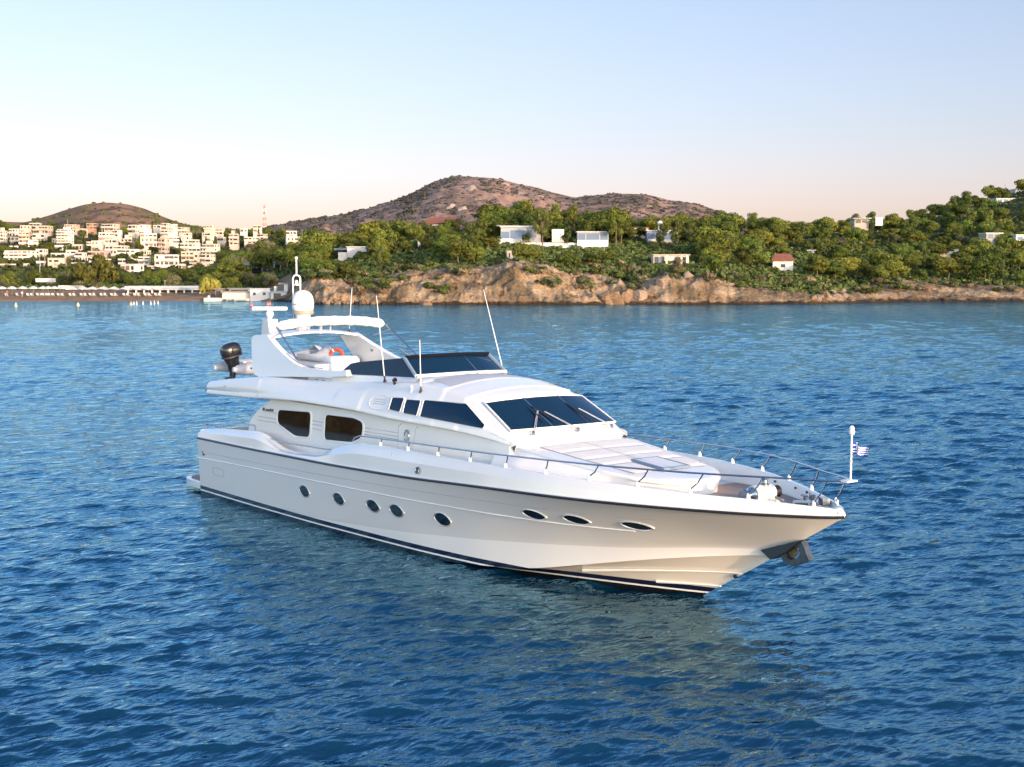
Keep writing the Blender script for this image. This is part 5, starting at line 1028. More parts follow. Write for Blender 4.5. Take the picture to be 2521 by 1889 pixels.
def shell(x, z):
    a, c, d, e = I(x, hx, zb)+.16, I(x, hx, b0)-.015, I(x, hx, zs)-.14, I(x, hx, b1)+.07
    w = np.clip((z-a)/(d-a), -.2, 1.1); return -(c+(e-c)*w+.05*4*w*(1-w)*(1 if x > 9 else .6))
sn = side_of(shell)
def on_shell(s):
    y = -2.2
    for _ in range(25): P = ony(s, y); y = .5*y+.5*shell(P[0], P[2])
    return ony(s, y)
rows = []
for i, x in enumerate(hx):
    L = [(0, zb[i]+.1), (b0[i]*.9, zb[i]+.08), (b0[i]-.02, zb[i]), (b0[i]+.02, zb[i]+.03), (b0[i]+.02, zb[i]+.1), (b0[i]-.015, zb[i]+.16)]
    for w in np.linspace(.15, 1, 7): z = zb[i]+.16+w*(zs[i]-.14-zb[i]-.16); L.append((-shell(x, z), z))
    L += [(b1[i]+.035, zs[i]-.05), (b1[i]-.02, zs[i]+.005), (b1[i]-.12, zs[i]+(zc[i]-zs[i])*.14)]
    for w in (.8, .6, .4, .2, 0): L.append((b1[i]*w, zs[i]+(zc[i]-zs[i])*(1-w*w)))
    q = [(x+bulge[i]*max(0, 1-(y/max(b1[i], .1))**2), -y, z) for y, z in L]; rows.append(q+[(a, -b, c) for a, b, c in q[-2:0:-1]])
us = MB(); us.grid(rows, cv=True); us.poly(rows[0]); us.poly(rows[-1][::-1]); us.build("superstructure", M_gel, Y, 40)
# side windows of the wheelhouse
for pts in ([(285, 975), (380, 980), (345, 1090), (258, 1068)], [(395, 990), (512, 1000), (480, 1118), (370, 1097)], [(540, 995), (875, 1025), (1025, 1195), (1010, 1222), (505, 1125)]):
    window([z2(*p) for p in pts], shell, sn, "side_window", M_glass, M_gel, .03, .04, on_shell, True, None, .035)
house_line(z2(100, 1000), z2(102, 1010), "vent_seam", .006, M_line, on_shell)
c = on_shell(z2(180, 1005)); t = np.linspace(0, 2*math.pi, 24, endpoint=False)
MB().tube([(c[0]+.50*math.copysign(abs(math.cos(a))**.8, math.cos(a)), shell(c[0]+.5*math.cos(a), c[2]+.19*math.sin(a)-.02)-.004, c[2]+.19*math.sin(a)-.02) for a in t], .010, 5, closed=True).build("oval_vent", M_gel, Y)
for dz in (-.06, 0, .06): MB().tube([(c[0]+a, shell(c[0]+a, c[2]+dz)-.004, c[2]+dz) for a in np.linspace(-.3, .3, 6)], .006, 5).build("vent_slot", M_line, Y)
# windscreen: three panes on the sloping front
def screen_pt(y, w, o=0.):          # w 0 top .. 1 bottom
    x0, z0 = 15.56, 4.13; x1, z1_ = 16.83, 3.52; b = 1.70+.11*w; q = 1-(y/b)**2
    bl = .28+.10*w; zz = z0+(z1_-z0)*w+(.10*(1-w)+.05*w)*q
    return np.array([x0+(x1-x0)*w+bl*q+o*.5, y, zz+o*.87])
def pane(y0, y1, name, parent=Y):
    P = [[screen_pt(y0(w)+(y1(w)-y0(w))*t, w, .045) for t in np.linspace(0, 1, 13)] for w in np.linspace(0, 1, 8)]
    return MB().grid(P).build(name, M_glass, parent, 60)
bt, bm = lambda w: 1.66+.10*w, lambda w: .58+.04*w
pane(lambda w: -bt(w), lambda w: -bm(w)-.012, "windscreen_pane"); pane(lambda w: -bm(w)+.012, lambda w: bm(w)-.012, "windscreen_pane"); pane(lambda w: bm(w)+.012, lambda w: bt(w), "windscreen_pane")
back = [[screen_pt(-bt(w)*1.0+2*bt(w)*t, w, .028) for t in np.linspace(0, 1, 21)] for w in np.linspace(0, 1, 6)]
MB().grid(back).build("windscreen_bed", M_gel, Y)
for sg in (-1, 1): MB().tube([screen_pt(sg*bm(w), w, .05) for w in np.linspace(0, 1, 6)], .017, 6).build("mullion", M_chrome, Y)
edge = [screen_pt(-bt(0)+2*bt(0)*t, 0, .04) for t in np.linspace(0, 1, 17)]+[screen_pt(bt(w), w, .04) for w in np.linspace(.1, 1, 6)]+[screen_pt(bt(1)-2*bt(1)*t, 1, .04) for t in np.linspace(.05, 1, 17)]+[screen_pt(-bt(w), w, .04) for w in np.linspace(.9, .1, 5)]
MB().tube(edge, .028, 6, closed=True).build("windscreen_frame", M_gel, Y)
_sg = [(y, w) for y in np.linspace(-1.75, 1.75, 141) for w in np.linspace(-.05, 1.15, 61)]; _sp = np.array([proj(screen_pt(y, w, .05)) for y, w in _sg])
def on_screen(s, o): y, w = _sg[int(np.argmin(((_sp-np.array(s))**2).sum(1)))]; return screen_pt(y, w, o)
for a, b, c, d in (((432, 490), (460, 312), (392, 278), (512, 395)), ((790, 448), (515, 318), (415, 262), (600, 392)), ((1058, 430), (785, 290), (690, 240), (905, 402))):
    A, B, C_, D_ = on_screen(z3(*a), .06), on_screen(z3(*b), .10), on_screen(z3(*c), .07), on_screen(z3(*d), .07)
    ar = MB().tube([A, A*.3+B*.7, B], .014, 6).build("wiper", mat("pale_steel", (.7, .7, .7), .3, metal=.6) if a[0] == 432 else bpy.data.materials["pale_steel"], Y)
    MB().tube([A+[0, .06, 0], B+[0, .03, 0]], .010, 6).build("wiper_link", bpy.data.materials["pale_steel"], ar); MB().lathe([(.05, -.03), (.05, .03), (.02, .06)], A, (.4, 0, .9), 10).build("wiper_pivot", M_chrome, ar)
    MB().tube([C_, (C_+D_)/2+[.01, 0, .01], D_], [.010, .034, .010], 6).build("wiper_blade", M_dark, ar)
# cowl lip below the windscreen
lip = [(17.04+.33*(1-(y/1.95)**2), y, 3.20+.07*(1-(y/1.9)**2)) for y in np.linspace(-1.86, 1.86, 25)]
MB().tube(lip, .06, 8).build("cowl_lip", M_gel, Y)
# grey field on the roof before the flybridge screen
def roof_z(x, y): i = I(x, hx, zs); return i+(I(x, hx, zc)-i)*(1-(y/I(x, hx, b1))**2)
MB().grid([[(x, y, roof_z(x, y)+.006) for y in np.linspace(-1.35-.05*k, 1.35+.05*k, 12)] for k, x in enumerate(np.linspace(12.75, 14.0, 6))]).build("roof_grey_field", M_grey, Y)
# --- trunk cabin with sunpad
TXx = [16.6, 17.6, 19, 20.2, 21, 21.5, 21.85, 22.02]; TB = [1.80, 1.78, 1.66, 1.5, 1.28, .98, .62, .30]; TZ_ = [3.20, 3.19, 3.04, 2.93, 2.86, 2.82, 2.79, 2.77]
tx = np.concatenate([np.linspace(16.6, 20.2, 18, endpoint=False), 22.02-(22.02-20.2)*(1-np.linspace(0, 1, 18))**1.6]); tb = I(tx, TXx, TB); tz = I(tx, TXx, TZ_)
sb = np.where(tx < 20.2, np.minimum(tb+.62*np.clip((20.6-tx)/3.2, 0, 1)+.06, I(tx, bx_, ob)-.05), tb-.05)
rows = []
for i, x in enumerate(tx):
    b, z, s = tb[i], tz[i], sb[i]; d = dk(x)-.02; fw = np.clip((x-20.0)/.8, 0, 1)
    L = [(0, z+.03), (b*.5, z+.025), (b*.85, z+.005), (b, z-.03), (b+.015, z-.07), (b+.0, z-.12), (b-.06*fw+(s-b)*.4*(1-fw), z-.16-.10*(1-fw)), (s*(1-fw)+(b-.08)*fw, d)]
    L = [(max(a, .0 if q == 0 else .03), c) for q, (a, c) in enumerate(L)]
    rows.append([(x, -a, c) for a, c in L[::-1]]+[(x, a, c) for a, c in L[1:]])
tr = MB(); tr.grid(rows); tr.poly(rows[-1]); tr.poly(rows[0]); tr.build("trunk_cabin", M_gel, Y, 38)
tzx = lambda x, y: I(x, tx, tz)+.03-.03*(abs(y)/I(x, tx, tb))**2*.8
def pad(x0, x1, y0, y1, name):
    P = []; g = lambda u: 1-(2*u-1)**8
    for u in np.linspace(0, 1, 9):
        x = x0+(x1-x0)*u; row = []
        for w in np.linspace(0, 1, 9):
            k = I(x, [17.7, 21], [1, .80]); y = (y0+(y1-y0)*w)*k; row.append((x, y, tzx(x, y)+.008+.03*min(g(u), g(w))))
        P.append(row)
    return MB().grid(P).build(name, M_cush, Y, 60)
for x0, x1 in ((17.62, 18.42), (18.44, 19.24), (19.26, 19.9)):
    for y0, y1 in ((-1.45, -.01), (.01, 1.45)): pad(x0, x1, y0, y1, "sunpad_cushion")
for y0, y1 in ((-1.45, -.52), (.55, 1.45)): pad(19.92, 20.9, y0, y1, "sunpad_cushion")
hc = np.array([20.42, .06, 2.985]); fr = MB()
def hq(k, dz): return [(hc[0]+a*.58*k, hc[1]+b*.44*(1+(k-1)*1.3), tzx(hc[0]+a*.5, .0)+dz) for a, b in ((-1, -1), (1, -1), (1, 1), (-1, 1))]
hat = fr.grid([hq(1.0, .0), hq(1.0, .06), hq(.93, .07), hq(.88, .05)], cv=True).build("deck_hatch", mat("bluish_frame", (.16, .22, .3), .3), Y)
MB().poly(hq(.9, .055)).build("pane", mat("frosted_hatch_glass", (.70, .72, .74), .55), hat)
# --- rails
def rail_z(x): return I(x, [11, 11.5, 14, 17, 20, 22.2, 24.6, 26.15], [2.84, 3.0, 3.05, 3.1, 3.17, 3.2, 3.215, 3.235])
for sg in (1, -1):
    xs = np.concatenate([[10.95, 11.05, 11.3], np.linspace(11.7, 24.9, 40), [25.4, 25.8, 26.1]])
    by = np.where(xs < 25, np.maximum(I(xs, bx_, oc)-.02, .2), I(xs, [25, 25.4, 25.8, 26.1], [.78, .53, .30, .12]))
    zz = rail_z(xs); zz[:3] = [2.80, 2.9, 2.975]
    MB().tube(np.stack([xs, -sg*by, zz], 1), .021, 8).build("bow_rail", M_chrome, Y)
    for x in (12.35, 13.7, 15.07, 16.45, 17.84, 19.25, 20.6, 21.88, 23.1, 24.27, 25.5):
        yb = max(I(x, bx_, oc)-.06, .17); zb_ = I(x, bx_, cz); xt = x+(.14 if x < 20 else .30); yt = I(xt, xs, by); zt = rail_z(xt)
        st = MB().tube([(x, -sg*yb, zb_), (x+.02, -sg*yb, zb_+.10), (x*.4+xt*.6, -sg*(yb*.4+yt*.6), zb_*.45+zt*.55), (xt, -sg*yt, zt)], .017, 6).build("stanchion", M_chrome, Y)
        MB().lathe([(.05, -.01), (.045, .03), (.028, .12), (.0, .125)], (x, -sg*yb, zb_), (0, 0, 1), 10).build("socket", M_gel, st)
    for x0, x1 in ((24.3, 25.5), (23.1, 24.3)) if sg == -1 else ():
        pass
    # low rail round the aft cockpit and across the boarding gap
    MB().tube([(1.0, -sg*2.70, 2.25), (1.02, -sg*2.70, 2.40), (2.9, -sg*2.74, 2.56), (4.75, -sg*2.78, 2.70), (4.85, -sg*2.78, 2.55)], .020, 8).build("aft_rail", M_chrome, Y)
    for x, z0, z1_ in ((2.2, 2.33, 2.5), (3.4, 2.42, 2.6)): MB().tube([(x, -sg*2.73, z0), (x, -sg*2.73, z1_)], .016, 6).build("stanchion", M_chrome, Y)
    MB().tube([(6.0, -sg*2.86, 2.40), (6.6, -sg*2.86, 2.36), (9.4, -sg*2.88, 2.42), (9.75, -sg*2.88, 2.45)], .02, 8).build("gate_rail", M_chrome, Y)
MB().box((26.1, 0, 3.235), (.22, .34, .035)).build("pulpit_plate", M_gel, Y)
# bow staff with all-round light
stf = MB().tube([(26.16, 0, 3.24), (26.17, 0, 4.22)], .021, 8).build("flagstaff", M_gel, Y)
MB().lathe([(.0, -.02), (.06, 0), (.065, .06), (.05, .08), (.05, .14), (.03, .17), (0, .18)], (26.17, 0, 4.22), (0, 0, 1), 12).build("masthead_light", M_gel, stf)
# --- foredeck gear
wl = MB(); wl.box((23.72, 0, dk(23.7)+.06), (.75, .62, .12)); wl.lathe([(.001, -.34), (.19, -.34), (.2, -.3), (.2, .22), (.18, .27), (.001, .27)], (23.75, 0, dk(23.7)+.24), (0, 1, 0), 20)
wlo = wl.build("windlass", mat("windlass_paint", (.66, .66, .65), .35), Y, 40)
MB().lathe([(.0, 0), (.17, 0), (.17, .05), (.10, .10), (.10, .2), (.15, .26), (.13, .30), (0, .3)], (23.75, -.34, dk(23.7)+.24), (0, -1, 0), 20).build("drum", M_chrome, wlo)
MB().lathe([(.0, 0), (.15, 0), (.15, .05), (.09, .10), (.09, .16), (.14, .2), (0, .22)], (23.75, .28, dk(23.7)+.24), (0, 1, 0), 20).build("gypsy", mat("dark_bronze", (.10, .085, .07), .35, metal=.8), wlo)
MB().lathe([(0, 0), (.11, 0), (.11, .03), (.07, .05), (.07, .12), (.1, .15), (.08, .18), (0, .18)], (23.78, .02, dk(23.7)+.42), (0, 0, 1), 16).build("capstan", M_chrome, wlo)
for x, y in ((24.9, -.34), (24.9, .34), (24.2, .95)):
    cl = MB(); z = dk(x)+.02
    for d in (-.07, .07): cl.tube([(x+d, y, z), (x+d, y, z+.11)], .025, 8)
    cl.tube([(x-.17, y, z+.115), (x+.17, y, z+.115)], .022, 8); cl.build("cleat", M_chrome, Y)
MB().tube([(24.1, .03, dk(24)+.2), (24.5, .02, dk(24)+.06), (25.3, 0, dk(25)+.05)], .03, 6).build("anchor_chain", mat("galvanised_chain", (.3, .29, .27), .4, metal=.8, bump=1., bscale=60), Y)
for sg in (-1, 1):
    q = np.array([25.18, sg*.36, 2.70]); fr_ = MB().box(q+[0, 0, -.05], (.36, .16, .16), rz=-sg*.62).build("fairlead", M_chrome, Y); MB().box(q+[0, 0, -.05], (.28, .175, .10), rz=-sg*.62).build("opening", M_dark, fr_)
MB().lathe([(.0, 0), (.045, 0), (.045, .1), (.03, .13), (0, .13)], (25.72, .12, 2.66), (0, 0, 1), 12).build("bow_chock", M_chrome, Y)
for x in (22.6, 23.6, 24.2):
    y = I(x, bx_, ob)-.0; MB().lathe([(.0, .0), (.03, .0), (.03, .02), (0, .02)], (x, y+.03, dk(x)+.22), (0, -1, .15), 8).build("deck_drain", M_dark, Y)
q = I(24.45, bx_, ob); MB().box((24.45, q+.03, 2.60), (.22, .05, .14), rz=-.6).build("hawse_hole", M_chrome, Y)
# anchor pocket and anchor on the stem
pk = MB(); A = [(23.86, -.12, 1.50), (25.02, -.10, 1.84), (24.55, -.12, 1.52), (24.18, -.12, 1.26)]
pk.prism([(23.85, -.16, 1.44), (24.98, -.14, 1.83), (24.55, -.16, 1.50), (24.14, -.16, 1.27)], (0, .32, 0)); ap = pk.build("anchor_pocket", M_dark, Y)
st_ = mat("anchor_steel", (.10, .115, .13), .42, metal=.75, var=.3, vscale=6)
ap4 = lambda L, y: [ony(z4(*q), y) for q in L]
OUT = [(1300, 1262), (1312, 1335), (1360, 1415), (1440, 1458), (1588, 1402), (1522, 1228), (1480, 1240), (1500, 1300), (1505, 1345), (1478, 1382), (1430, 1396), (1392, 1378), (1362, 1325), (1350, 1262)]
anc = MB().prism(ap4(OUT, -.10), (0, .05, 0)).build("anchor", st_, Y)
MB().prism([p+np.array([0, .05, 0])*1.0 for p in ap4(OUT, -.10)], (0, .13, 0)).build("fluke", st_, anc)
BR = mat("worn_bronze", (.42, .31, .16), .45, metal=.5, var=.4, vscale=8)
MB().grid([ap4([(1345, 1268), (1362, 1330), (1392, 1380), (1432, 1394)], y) for y in (-.085, .0, .075)]).build("scoop", BR, anc)
MB().prism(ap4([(1340, 1275), (1470, 1262), (1490, 1300), (1480, 1345), (1440, 1385), (1395, 1372), (1362, 1320)], .03), (0, .03, 0)).build("fluke_web", BR, anc)
MB().tube([(24.55, 0, 1.60), (24.98, 0, 1.76)], .05, 8).build("shank", BR, anc)
# fittings on the bulwark side
def on_bul(s):
    y = -2.9
    for _ in range(25):
        P = ony(s, y); y = .5*y-.5*(I(P[0], bx_, o0)-I(P[0], bx_, inset)*np.clip((P[2]-I(P[0], bx_, rz_(bx_)))/max(.1, I(P[0], bx_, cz)-I(P[0], bx_, rz_(bx_))), 0, 1))
    return ony(s, y)
bn = lambda x, z: np.array([0, -.97, .25])
fitting(z5(1955, 512), .10, "fender_socket", lambda q: on_bul(q)+np.array([.02, -.06, 0]), bn)
for s in (z5(1745, 385), z5(1732, 470)):
    c = on_bul(s); MB().lathe([(0, .0), (.035, 0), (.03, .03), (0, .035)], c, (0, -1, .2), 10).build("vent_cap", M_chrome, Y)
c = on_hull(z6(1700, 900)); 
P = flare(Ll, Ls, .55, .03); i = np.argmin(abs(P[:, 0]-22.95)); MB().lathe([(0, .03), (.05, .02), (.06, 0), (.05, -.02), (0, -.03)], P[i]+[0, -.02, 0], (.4, -.8, -.4), 12).build("drain_fitting", M_dark, Y)
# --- flybridge
ARW = lambda z: 2.16-.40*np.clip((z-4.3)/1.15, 0, 1.1)       # half breadth of the arch by height
def on_arch(s, sg=-1):
    y = sg*2.0
    for _ in range(25): P = ony(s, y); y = .5*y+.5*sg*ARW(P[2])
    return ony(s, y)
ap_ = [(640, 735), (648, 705), (672, 694), (762, 690), (800, 740), (850, 800), (900, 850), (960, 905), (1010, 940), (1080, 970), (1180, 985), (1300, 990), (1430, 985), (1432, 1038), (1300, 1042), (1100, 1042), (900, 1040), (700, 1040), (665, 1022), (645, 985)]
AP = np.array([on_arch(z1(*p)) for p in ap_])
for sg in (1, -1):
    P = AP*[1, sg, 1]; n = len(P); tk = np.array([0, sg*.20, 0])
    C_ = P.mean(0); inn = np.array([p+tk*.1+0 for p in P])
    m_ = MB(); ctr = lambda k, o: [p+tk*o for p in P]
    m_.prism(ctr(0, 0), tk); m_.build("radar_arch", M_gel, Y, 40)
# arch crossbeam
ya = ARW(5.45); cb = []
for t in np.linspace(-1, 1, 21):
    y = t*(ya-.02); cr_ = .17*(1-t*t); z = 5.36+cr_
    cb.append([(2.9+.12*(1-t*t), y, z-.02), (3.0, y, z+.09), (3.55, y, z+.115), (3.85, y, z+.06), (3.86, y, z-.0), (3.5, y, z-.045)])
MB().grid(cb, cv=True).build("arch_beam", M_gel, Y, 35)
for y in (-.55, -.25, .25, .62): MB().tube([(3.7, y, 5.5), (3.75, y, 5.86)], .03 if y != .25 else .05, 8).build("beam_post", M_gel, Y)
MB().lathe([(0, 0), (.02, 0), (.022, .05), (0, .06)], (3.75, .05, 5.66), (0, 0, 1), 8).build("beam_light", M_dark, Y)
for sg in (-1, 1):                     # round speaker on the inner face of each leg
    pass
c = np.array([4.55, 1.74, 4.98]); MB().lathe([(.0, .02), (.05, .02), (.09, .015), (.10, 0)], c, (.1, -1, .1), 16).build("arch_speaker", M_chrome, Y)
# folded bimini in a white boot
bi = []
tt = np.linspace(-1, 1, 41)
bim = np.array([(4.88-.02*t, 2.03*t, 5.81+.16*(1-abs(t)**2.4)+.0*math.sin(9*t)) for t in tt])
rr = .155*np.clip((1.03-abs(tt))/.10, .25, 1)*(1+.05*np.sin(tt*23)+.04*np.sin(tt*41))
MB().tube(bim, rr, 14).build("folded_bimini", M_canv, Y, 60)
for sg in (-1, 1):
    e = np.array([4.92, sg*2.05, 5.80])
    for dx, f in ((0, (6.50, sg*2.20, 4.86)), (.10, (6.62, sg*2.20, 4.83))): MB().tube([e+[dx, 0, 0], f], .017, 6).build("bimini_strut", M_chrome, Y)
    MB().tube([e+[.28, 0, -.16], (4.35, sg*1.92, 5.42)], .013, 6).build("bimini_brace", M_chrome, Y)
    MB().tube([(5.72, sg*2.12, 5.02), (6.0, sg*2.12, 4.90), (6.5, sg*2.14, 4.76), (7.3, sg*2.14, 4.66), (8.0, sg*2.12, 4.66)], .015, 6).build("grab_rail", M_chrome, Y)
# satellite dome
dm = MB().lathe([(.34, 6.26), (.365, 6.36), (.37, 6.5), (.362, 6.62), (.33, 6.74), (.26, 6.85), (.16, 6.92), (.05, 6.95), (0, 6.952)], (2.97, 0, 0), (0, 0, 1), 32).build("satellite_dome", M_gel, Y, 60)
MB().lathe([(.36, 6.25), (.365, 6.18), (.34, 6.13)], (2.97, 0, 0), (0, 0, 1), 32).build("base_band", mat("taupe_band", (.36, .31, .25), .5), dm)
MB().lathe([(.34, 6.135), (.25, 6.10), (.24, 5.62), (.30, 5.5)], (2.97, 0, 0), (0, 0, 1), 24).build("pedestal", M_gel, dm)
for k, (w_, h_) in enumerate(((.05, .035), (.035, .03), (.045, .035))):     # faint lettering on the shaded side
    a = math.radians(-92+k*11); MB().box((2.97+.372*math.cos(a), .372*math.sin(a), 6.47), (.012, w_, h_), rz=a).build("lettering", mat("letter_blue", (.12, .2, .3), .5), dm)
# tuning-fork mast behind the dome
lt = np.array([.61, .79, 0])*.125; mc = np.array([2.45, .05, 0]); arc = [mc+lt*math.cos(a)+np.array([0, 0, 7.33+.12*math.sin(a)]) for a in np.linspace(math.pi, 0, 9)]
ms = MB().tube([mc-lt+[0, 0, 5.45]]+arc+[mc+lt+[0, 0, 5.45]], .030, 8).build("light_mast", M_gel, Y)
MB().tube([mc+[0, 0, 7.44], mc+[0, 0, 8.02]], .028, 8).build("mast_staff", M_gel, ms); MB().lathe([(0, 0), (.05, 0), (.055, .07), (0, .09)], mc+[0, 0, 8.0], (0, 0, 1), 10).build("mast_light", M_gel, ms)
MB().tube([mc-lt+[0, 0, 7.12], mc+lt+[0, 0, 7.12]], .022, 6).build("mast_crossbar", M_gel, ms); MB().lathe([(0, -.09), (.05, -.06), (.06, .06), (.03, .12), (0, .12)], mc+[0, 0, 7.16], (0, 0, 1), 10).build("horn_light", M_gel, ms)
# open radar scanner
rc = np.array([2.52, -1.02, 6.33]); dv = np.array([.607, .795, 0])
ra = MB(); ra.tube([rc-dv*.60, rc-dv*.57, rc+dv*.57, rc+dv*.60], [.03, .07, .07, .03], 10); rad = ra.build("radar_scanner", M_gel, Y)
MB().lathe([(.13, 5.45), (.125, 5.85), (.10, 5.95), (.07, 6.0), (.10, 6.06), (.135, 6.12), (.13, 6.19), (.08, 6.25), (.06, 6.3), (0, 6.31)], (rc[0], rc[1], 0), (0, 0, 1), 18).build("turntable", M_gel, rad)
MB().prism([(2.24, -1.2, 5.40), (2.86, -1.2, 5.40), (2.72, -1.2, 5.98), (2.34, -1.2, 5.98)], (0, .36, 0)).build("pedestal", M_gel, rad)
# whip antennas
def whip(b, t, nm="whip_antenna"):
    b, t = np.array(b), np.array(t); w = MB().tube([b, b+(t-b)*.5, t], [.018, .014, .009], 6).build(nm, M_gel, Y)
    MB().lathe([(.05, -.03), (.05, .02), (.028, .05), (.025, .16)], b, t-b, 8).build("mount", M_dark, w)
b = on_shell(z1(1750, 1080)); whip(b, ony(z1(1680, 365), b[1]+.05)); b = on_shell(z1(2050, 1168)); whip(b, ony(z1(2040, 735), b[1]+.02))
whip((11.75, 1.92, 4.42), (10.85, 1.8, 7.03)); whip((3.25, 1.62, 5.45), (3.38, 1.68, 7.03))
# horn and nav light on the shell side
c = on_shell(z1(1835, 1085)); h_ = MB().lathe([(.0, -.02), (.03, 0), (.03, .12), (.07, .2), (.075, .21)], c, (.75, -.55, .35), 12).build("horn", M_chrome, Y); MB().lathe([(.05, -.03), (.05, .0), (.03, .05)], c+[0, 0, -.05], (0, -1, .5), 8).build("mount", M_dark, h_)
c = on_shell(z1(1980, 1145)); MB().lathe([(.04, -.12), (.05, -.08), (.03, 0), (.05, .06), (.03, .12), (0, .12)], c+[0, -.03, 0], (0, 0, 1), 10).build("deck_light", M_gel, Y)
# flybridge windscreen: dark front panels, side panels, dark roll along the top
def fs(y, w, o=0.):
    b = 1.44+.10*w; q = 1-(y/b)**2; return np.array([11.50+.72*w+.38*q+o*.55, y, 5.13-.46*w+.05*q+o*.8])
def fpane(a, b_): return MB().grid([[fs((a+(b_-a)*t)*(1.44+.10*w)/1.44, w, .0) for t in np.linspace(0, 1, 9)] for w in np.linspace(0, 1, 5)]).build("flybridge_windscreen", M_glass, Y)
fpane(-1.43, .30); fpane(.325, 1.43)
MB().tube([fs(.312*(1.44+.10*w)/1.44, w, .01) for w in (0, .5, 1)], .014, 6).build("mullion", M_chrome, Y)
MB().tube([fs(y, .03, .03) for y in np.linspace(-1.46, 1.46, 21)], .055, 8).build("screen_cover", mat("navy_canvas", (.006, .009, .018), .85, spec=.1), Y)
MB().tube([fs(y*(1.54/1.44), 1.03, .0)+[0.03, 0, 0] for y in np.linspace(-1.50, 1.46, 21)], .05, 8).build("screen_sill", M_gel, Y)
for y in np.linspace(-1.25, 1.25, 8): MB().lathe([(0, .02), (.02, .012), (.022, 0)], fs(y, 1.12, .04)+[.06, 0, .0], (.5, 0, .85), 8).build("snap_stud", M_chrome, Y)
for sg in (1, -1):
    A = [(11.50, -1.46, 5.13), (9.55, -1.84, 4.92), (9.25, -1.90, 4.86), (8.70, -1.98, 4.53), (12.24, -1.56, 4.62)]
    A = [np.array(a)*[1, sg, 1] for a in A]
    sd = MB().prism(A, (0, sg*.02, 0)).build("side_screen", M_glass, Y)
    MB().tube([np.array([11.50, -sg*1.47, 5.14]), np.array([12.30, -sg*1.57, 4.62])], .055, 6).build("screen_pillar", mat("blue_grey_pillar", (.20, .27, .36), .3), Y)
    MB().grid([[(x, -sg*(I(x, hx, b1)-.02), I(x, hx, zs)-.06), (x, -sg*(I(x, [8.5, 12.3], [1.99, 1.57])+.03), I(x, [8.5, 12.3], [4.50, 4.58])), (x, -sg*(I(x, [8.5, 12.3], [1.99, 1.57])-.08), I(x, [8.5, 12.3], [4.52, 4.60])), (x, -sg*(I(x, [8.5, 12.3], [1.9, 1.45])-.1), 4.3)] for x in np.linspace(8.4, 12.4, 12)]).build("coaming", M_gel, Y)
# seating and helm behind the screen
def rbox(c, d, name, m, r=.06, par=Y):
    o = MB().box((0, 0, 0), d).build(name, m, par, 40, c); bv = o.modifiers.new("bevel", 'BEVEL'); bv.width = r; bv.segments = 3; return o
rbox((5.0, -.95, 4.40), (2.3, .8, .5), "settee_base", M_grey); rbox((4.95, -.6, 4.77), (2.4, .26, .22), "settee_backrest", M_cush, .09)
rbox((6.0, -.3, 4.42), (.75, 1.1, .5), "helm_seat_base", M_gel); rbox((5.95, -.3, 4.76), (.62, 1.0, .22), "helm_seat_cushion", M_cush, .08)
rbox((7.45, -1.1, 4.14), (2.3, 1.2, .42), "wet_bar", M_gel, .05); rbox((9.8, .3, 4.40), (1.0, 1.2, .5), "helm_console", M_gel, .08)
for x in (6.9, 7.3, 7.9): MB().box((x, -1.71, 4.24), (.14, .02, .03)).build("bar_latch", M_line, Y)
wh = rbox((8.1, -1.0, 4.40), (.26, .3, .12), "grill_lid", M_gel, .05)
MB().tube([(8.9+.0*a, .35+.2*math.cos(a), 4.72+.06*math.sin(a)) for a in np.linspace(0, 2*math.pi, 16, endpoint=False)], .018, 6, closed=True).build("steering_wheel", M_dark, Y)
rbox((3.3, 1.0, 4.4), (.9, 1.6, .5), "aft_settee", M_cush, .1)
# --- things that ride on the yacht
rg_ = np.array([4.62, .32, 4.80]); tt = np.linspace(0, 2*math.pi, 33)[:-1]; ax1 = np.array([.62, .70, .2]); ax1 /= np.linalg.norm(ax1); ax2 = np.array([-.1, -.1, 1.]); ax2 -= ax1*(ax1@ax2); ax2 /= np.linalg.norm(ax2)
lr = MB().tube([rg_+.205*(ax1*math.cos(a)+ax2*math.sin(a)) for a in tt], .062, 10, closed=True).build("life_ring", mat("orange_ring", (.62, .06, .012), .5, var=.15, vscale=6))
tag(lr, "orange life ring standing upright on the yacht's flybridge behind the white seats", "life ring")
for a in (1.9,):
    MB().tube([rg_+.205*(ax1*math.cos(a+d)+ax2*math.sin(a+d)) for d in (-.1, 0, .1)], .065, 10, cap=False).build("band", M_gel, lr)
